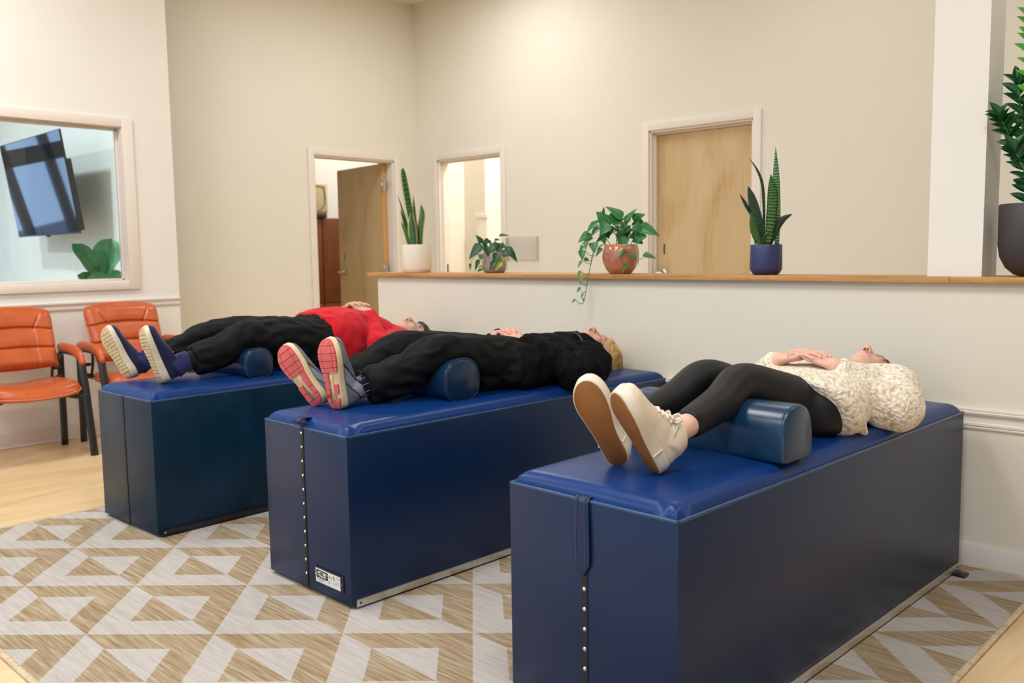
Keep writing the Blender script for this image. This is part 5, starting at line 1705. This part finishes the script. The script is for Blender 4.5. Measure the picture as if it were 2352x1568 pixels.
def hair_cap(P, mat, front=.052, back=-.10, thick=1.07, extra=None, low=-.07, ear=False):
    """hair over the cranium, hairline in front, resting on the cushion"""
    V = []; F = []
    nu, nv = 64, 36
    for j in range(nv+1):
        th = math.pi*j/nv
        for i in range(nu):
            ph = 2*math.pi*i/nu
            d = np.array([math.sin(th)*math.cos(ph), math.cos(th), math.sin(th)*math.sin(ph)])
            p = np.array([0, .034, -.014])+d*np.array([.0785, .0885, .0975])*thick
            # pull everything that lies before the hairline under the skin
            hl = .066+.012*abs(p[0])/.07 if p[2] > 0 else -.2
            inface = p[2] > .012 and p[1] < front+.012*(1-(p[0]/.075)**2)-(.35*max(0, .030-p[2]))
            low_ = p[1] < low or (ear and p[1] < .030 and p[2] > -.045)
            if inface or low_: p = np.array([0, .034, -.014])+(p-np.array([0, .034, -.014]))*.86/thick
            p = p*(1+.012*math.sin(ph*17+th*3))
            V.append(p)
    for j in range(nv):
        for i in range(nu):
            a = j*nu+i; b = j*nu+(i+1) % nu; F.append((a, b, b+nu, a+nu))
    return P.part('hair', P.xf(np.array(V)), F, M[mat])

def strands(P, parent, mat, lst, r=.0035, name='lock'):
    for pts in lst:
        v, f = tube([P.xf(np.array(p)) for p in pts], [r*.3, r, r, r*.35][:len(pts)] if len(pts) == 4 else r, 7, 14)
        P.part(name, v, f, M[mat], parent)
# ---- person on the nearest table: cream sherpa sweater, black leggings, white sneakers
D3 = dict(t=3, label='person in a cream fleece sweater and black leggings lying on the nearest table', skin=(.74, .47, .36), shoe='white', L=.262, mir=1,
    foot=dict(near=((.197, .192, .650), (.240, .054, .877), (.34, -.93, -.10)), far=((.323, .198, .650), (.358, .104, .866), (-.36, -.92, -.10))),
    hip=dict(near=(.180, .95, .735), far=(.345, .95, .735)), knee=dict(near=(.205, .605, .842), far=(.335, .615, .842)), legr=(.080, .069, .055, .051, .041), cuff=.07,
    body=[(.80, .265, .12, .665, .80), (.90, .265, .165, .66, .81), (1.05, .265, .15, .662, .80), (1.25, .265, .16, .662, .81), (1.40, .268, .17, .664, .80), (1.47, .268, .10, .675, .77)],
    pelvis=[(.84, .255, .10, .67, .79), (.88, .248, .185, .640, .810), (.97, .244, .203, .636, .820), (1.06, .244, .195, .638, .815), (1.16, .26, .16, .66, .80)],
    top=[(.862, .246, .222, .638, .832), (.90, .243, .232, .632, .838), (1.0, .243, .228, .634, .836), (1.12, .255, .210, .642, .832), (1.25, .267, .20, .650, .832), (1.36, .268, .212, .652, .826), (1.44, .268, .205, .655, .806), (1.50, .268, .150, .665, .780), (1.53, .268, .085, .68, .765)],
    arm=dict(near=((.095, 1.425, .742), (-.004, 1.215, .705), (.165, 1.118, .842)), far=((.445, 1.425, .742), (.540, 1.20, .712), (.362, 1.128, .848))),
    slv=(.078, .078, .072, .043, .02), handz=.862, ext=.066, legmat='leggings', topmat='sherpa', topname='sweater', tsm=9, twr=.0035, twf=(7, 8, 7), slant=.10, lsm=9,
    extra=[([(.04, 1.19, .700), (.01, 1.25, .695), (.035, 1.34, .715)], [.058, .066, .066]), ([(.075, .97, .72), (.045, .975, .675), (.030, .985, .652)], [.034, .026, .017])],
    head=((.270, 1.615, .742), .10, .06, 1.0), face=dict(rosy=.45, brow=(.16, .09, .05), lips=(.66, .24, .24)))
P3 = build_person(D3)
h3 = hair_cap(P3, 'hair_brown', .060)
rr = random.Random(11)
strands(P3, h3, 'hair_brown', [[(.06+.03*rr.random(), .04+.03*rr.random(), -.02), (.085+.03*rr.random(), .06, -.06), (.10+.05*rr.random(), .05+.08*rr.random(), -.085), (.12+.08*rr.random(), .04+.16*rr.random(), -.092)] for _ in range(26)], .0045)
strands(P3, h3, 'hair_brown', [[(.07, .09, -.075), (.11, .15, -.070), (.17, .19, -.078), (.215, .205, -.098)], [(.07, .10, -.075), (.10, .17, -.066), (.15, .215, -.075), (.19, .235, -.095)]], .0006, 'stray_hair')

# ---- person on the middle table: black hoodie and trousers, grey running shoes
D2 = dict(t=2, label='person with blond hair in a black hoodie lying on the middle table', skin=(.70, .40, .30), shoe='runner', L=.272, mir=1,
    foot=dict(near=((.275, .150, .650), (.298, .118, .899), (-.15, -.98, -.15)), far=((.410, .156, .650), (.530, .068, .884), (-.36, -.93, -.15))),
    hip=dict(near=(.180, .97, .762), far=(.355, .97, .762)), knee=dict(near=(.195, .560, .832), far=(.375, .520, .836)), legr=(.098, .088, .069, .066, .058), cuff=.10, bag=.035, sock='stripe',
    body=[(.82, .265, .12, .668, .82), (.92, .265, .165, .66, .835), (1.05, .265, .155, .662, .82), (1.22, .265, .165, .662, .82), (1.36, .268, .175, .664, .80), (1.43, .268, .10, .675, .77)],
    pelvis=[(.82, .265, .11, .675, .82), (.88, .265, .185, .656, .838), (.97, .265, .198, .652, .845), (1.08, .265, .185, .655, .835), (1.18, .265, .16, .66, .80)],
    top=[(.935, .262, .208, .652, .846), (.96, .262, .215, .648, .854), (1.05, .262, .208, .648, .848), (1.18, .268, .190, .650, .846), (1.27, .268, .195, .650, .846), (1.36, .268, .208, .652, .828), (1.43, .268, .20, .657, .80), (1.49, .268, .13, .668, .775), (1.52, .268, .075, .68, .755)],
    arm=dict(near=((.100, 1.375, .738), (-.015, 1.185, .712), (.172, 1.005, .852)), far=((.445, 1.375, .738), (.540, 1.17, .715), (.352, 1.045, .856))),
    slv=(.078, .076, .070, .041, .02), handz=.868, ext=.056, legmat='black_cloth', topmat='black_fleece', topname='hoodie', tsm=8, twr=.014, twf=(10, 14, 9), lwr=.0095, lsm=7,
    extra=[([(.02, 1.17, .690), (.02, 1.30, .700), (.06, 1.38, .73)], [.056, .066, .066]), ([(.40, 1.44, .80), (.27, 1.425, .828), (.14, 1.44, .80), (.11, 1.47, .74)], [.020, .024, .026, .03])],
    head=((.270, 1.610, .742), .16, .10, 1.0), face=dict(rosy=.8, brow=(.34, .22, .13), lips=(.62, .24, .22)))
P2 = build_person(D2)
h2 = hair_cap(P2, 'hair_blond', .052, low=-.06, ear=True)
L_ = []
rr = random.Random(5)
for k in range(110):
    t = rr.random(); sx = 1 if k % 5 else -1
    y0 = .030+.085*t; z0 = -.02+.075*t+.02*rr.random()
    def sk(y, z, g=1.0): return .0785*math.sqrt(max(.02, 1-((y-.034)/.0965)**2-((z+.014)/.105)**2))*g
    L_.append([(sx*sk(y0, z0, 1.0), y0, z0), (sx*(sk(y0+.01, -.01)*.6+.038), y0+.018+.012*t, z0*.5-.02), (sx*(.070-.02*t+.012*rr.random()), y0+.040+.025*t, -.060), (sx*(.066-.02*t+.03*rr.random()), y0+.050+.045*t+.03*rr.random(), -.086)])
strands(P2, h2, 'hair_blond', L_, .0058)
for sgn, pts in [(1, [(.215, 1.405, .842), (.165, 1.385, .832), (.125, 1.36, .815), (.105, 1.335, .79)])]:
    v, f = tube([L3(a, b, c_+.012) for a, b, c_ in pts], .0042, 8, 20); P2.part('drawstring', v, f, M['hood_trim'], P2.top)

# ---- person on the far table: red shirt, black trousers, navy trainers
D1 = dict(t=1, label='person in a red shirt and black trousers lying on the far table', skin=(.66, .42, .32), shoe='knit', L=.272, mir=1,
    foot=dict(near=((.190, .142, .650), (.225, .073, .882), (.12, -.97, -.15)), far=((.455, .112, .652), (.535, .034, .889), (-.14, -.98, -.15))),
    hip=dict(near=(.175, 1.00, .778), far=(.365, 1.00, .778)), knee=dict(near=(.160, .570, .838), far=(.400, .520, .838)), legr=(.112, .100, .074, .066, .060), cuff=.16, bag=.028, sock='plain',
    body=[(.85, .265, .13, .668, .84), (.95, .265, .175, .66, .88), (1.12, .265, .185, .662, .90), (1.30, .265, .185, .662, .86), (1.44, .268, .18, .664, .81), (1.52, .268, .10, .675, .77)],
    pelvis=[(.86, .265, .12, .675, .84), (.92, .265, .200, .656, .885), (1.02, .265, .215, .652, .915), (1.12, .265, .21, .655, .905), (1.22, .265, .18, .66, .86)],
    top=[(1.000, .262, .222, .660, .918), (1.04, .262, .235, .650, .930), (1.12, .262, .238, .650, .940), (1.22, .268, .212, .650, .936), (1.34, .268, .200, .650, .903), (1.44, .268, .208, .652, .862), (1.52, .268, .205, .657, .815), (1.58, .268, .13, .668, .785), (1.61, .268, .08, .68, .765)],
    arm=dict(near=((.095, 1.460, .745), (-.030, 1.235, .738), (.188, 1.335, .905)), far=((.455, 1.460, .745), (.545, 1.24, .735), (.362, 1.290, .915))),
    slv=(.080, .076, .068, .041, .02), handz=.940, ext=.054, legmat='black_cloth', topmat='red_shirt', topname='shirt', tsm=7, twr=.008, twf=(9, 12, 8), lwr=.0095, lsm=7,
    head=((.272, 1.700, .738), .12, .04, 1.0), face=dict(rosy=.5, brow=(.03, .02, .018)))
P1 = build_person(D1)
h1 = hair_cap(P1, 'hair_black', .058, thick=1.2)
rr = random.Random(8)
strands(P1, h1, 'hair_black', [[(.075*rr.uniform(-1, 1), .085, .035), (.09*rr.uniform(-1, 1), .125, .01), (.10*rr.uniform(-1, 1), .15, -.04), (.11*rr.uniform(-1, 1), .165, -.085)] for _ in range(70)], .008)

# ---- rings on the fingers
def ring_on(P, hand, j, mat, t=.16, r=.0088):
    kn, tip = P.fing[hand][j]
    n = unit(tip-kn); c_ = kn+(tip-kn)*t+np.array([0, 0, .004])
    a = unit(np.cross(n, [0, 0, 1])); b_ = np.cross(n, a)
    v, f = tube([c_+a*r*math.cos(q)+b_*r*math.sin(q) for q in np.linspace(0, 2*math.pi, 17)], .0014, 7, 33, cap='flat')
    return P.part('ring', v, f, mat)
gold = plain('gold', (.83, .58, .26, 1), .2, 1.0)
ring_on(P3, 'far', 2, M['silver']); ring_on(P3, 'far', 3, M['silver']); ring_on(P3, 'far', 1, M['silver'], .3)
ring_on(P2, 'near', 2, gold)

# ---- bolsters under the knees
bolster(1, .490, .640, .055, .50, .140, 3.4, M['roll_navy'], 'round navy bolster under the knees of the person in red')
bolster(2, .526, .706, .095, .52, .166, 3.0, M['roll_navy'], 'round navy bolster under the knees of the person in the black hoodie')
bolster(3, .492, .652, .006, .522, .156, 9.0, M['roll_blue'], 'blue half-round bolster under the black leggings', piped=False)
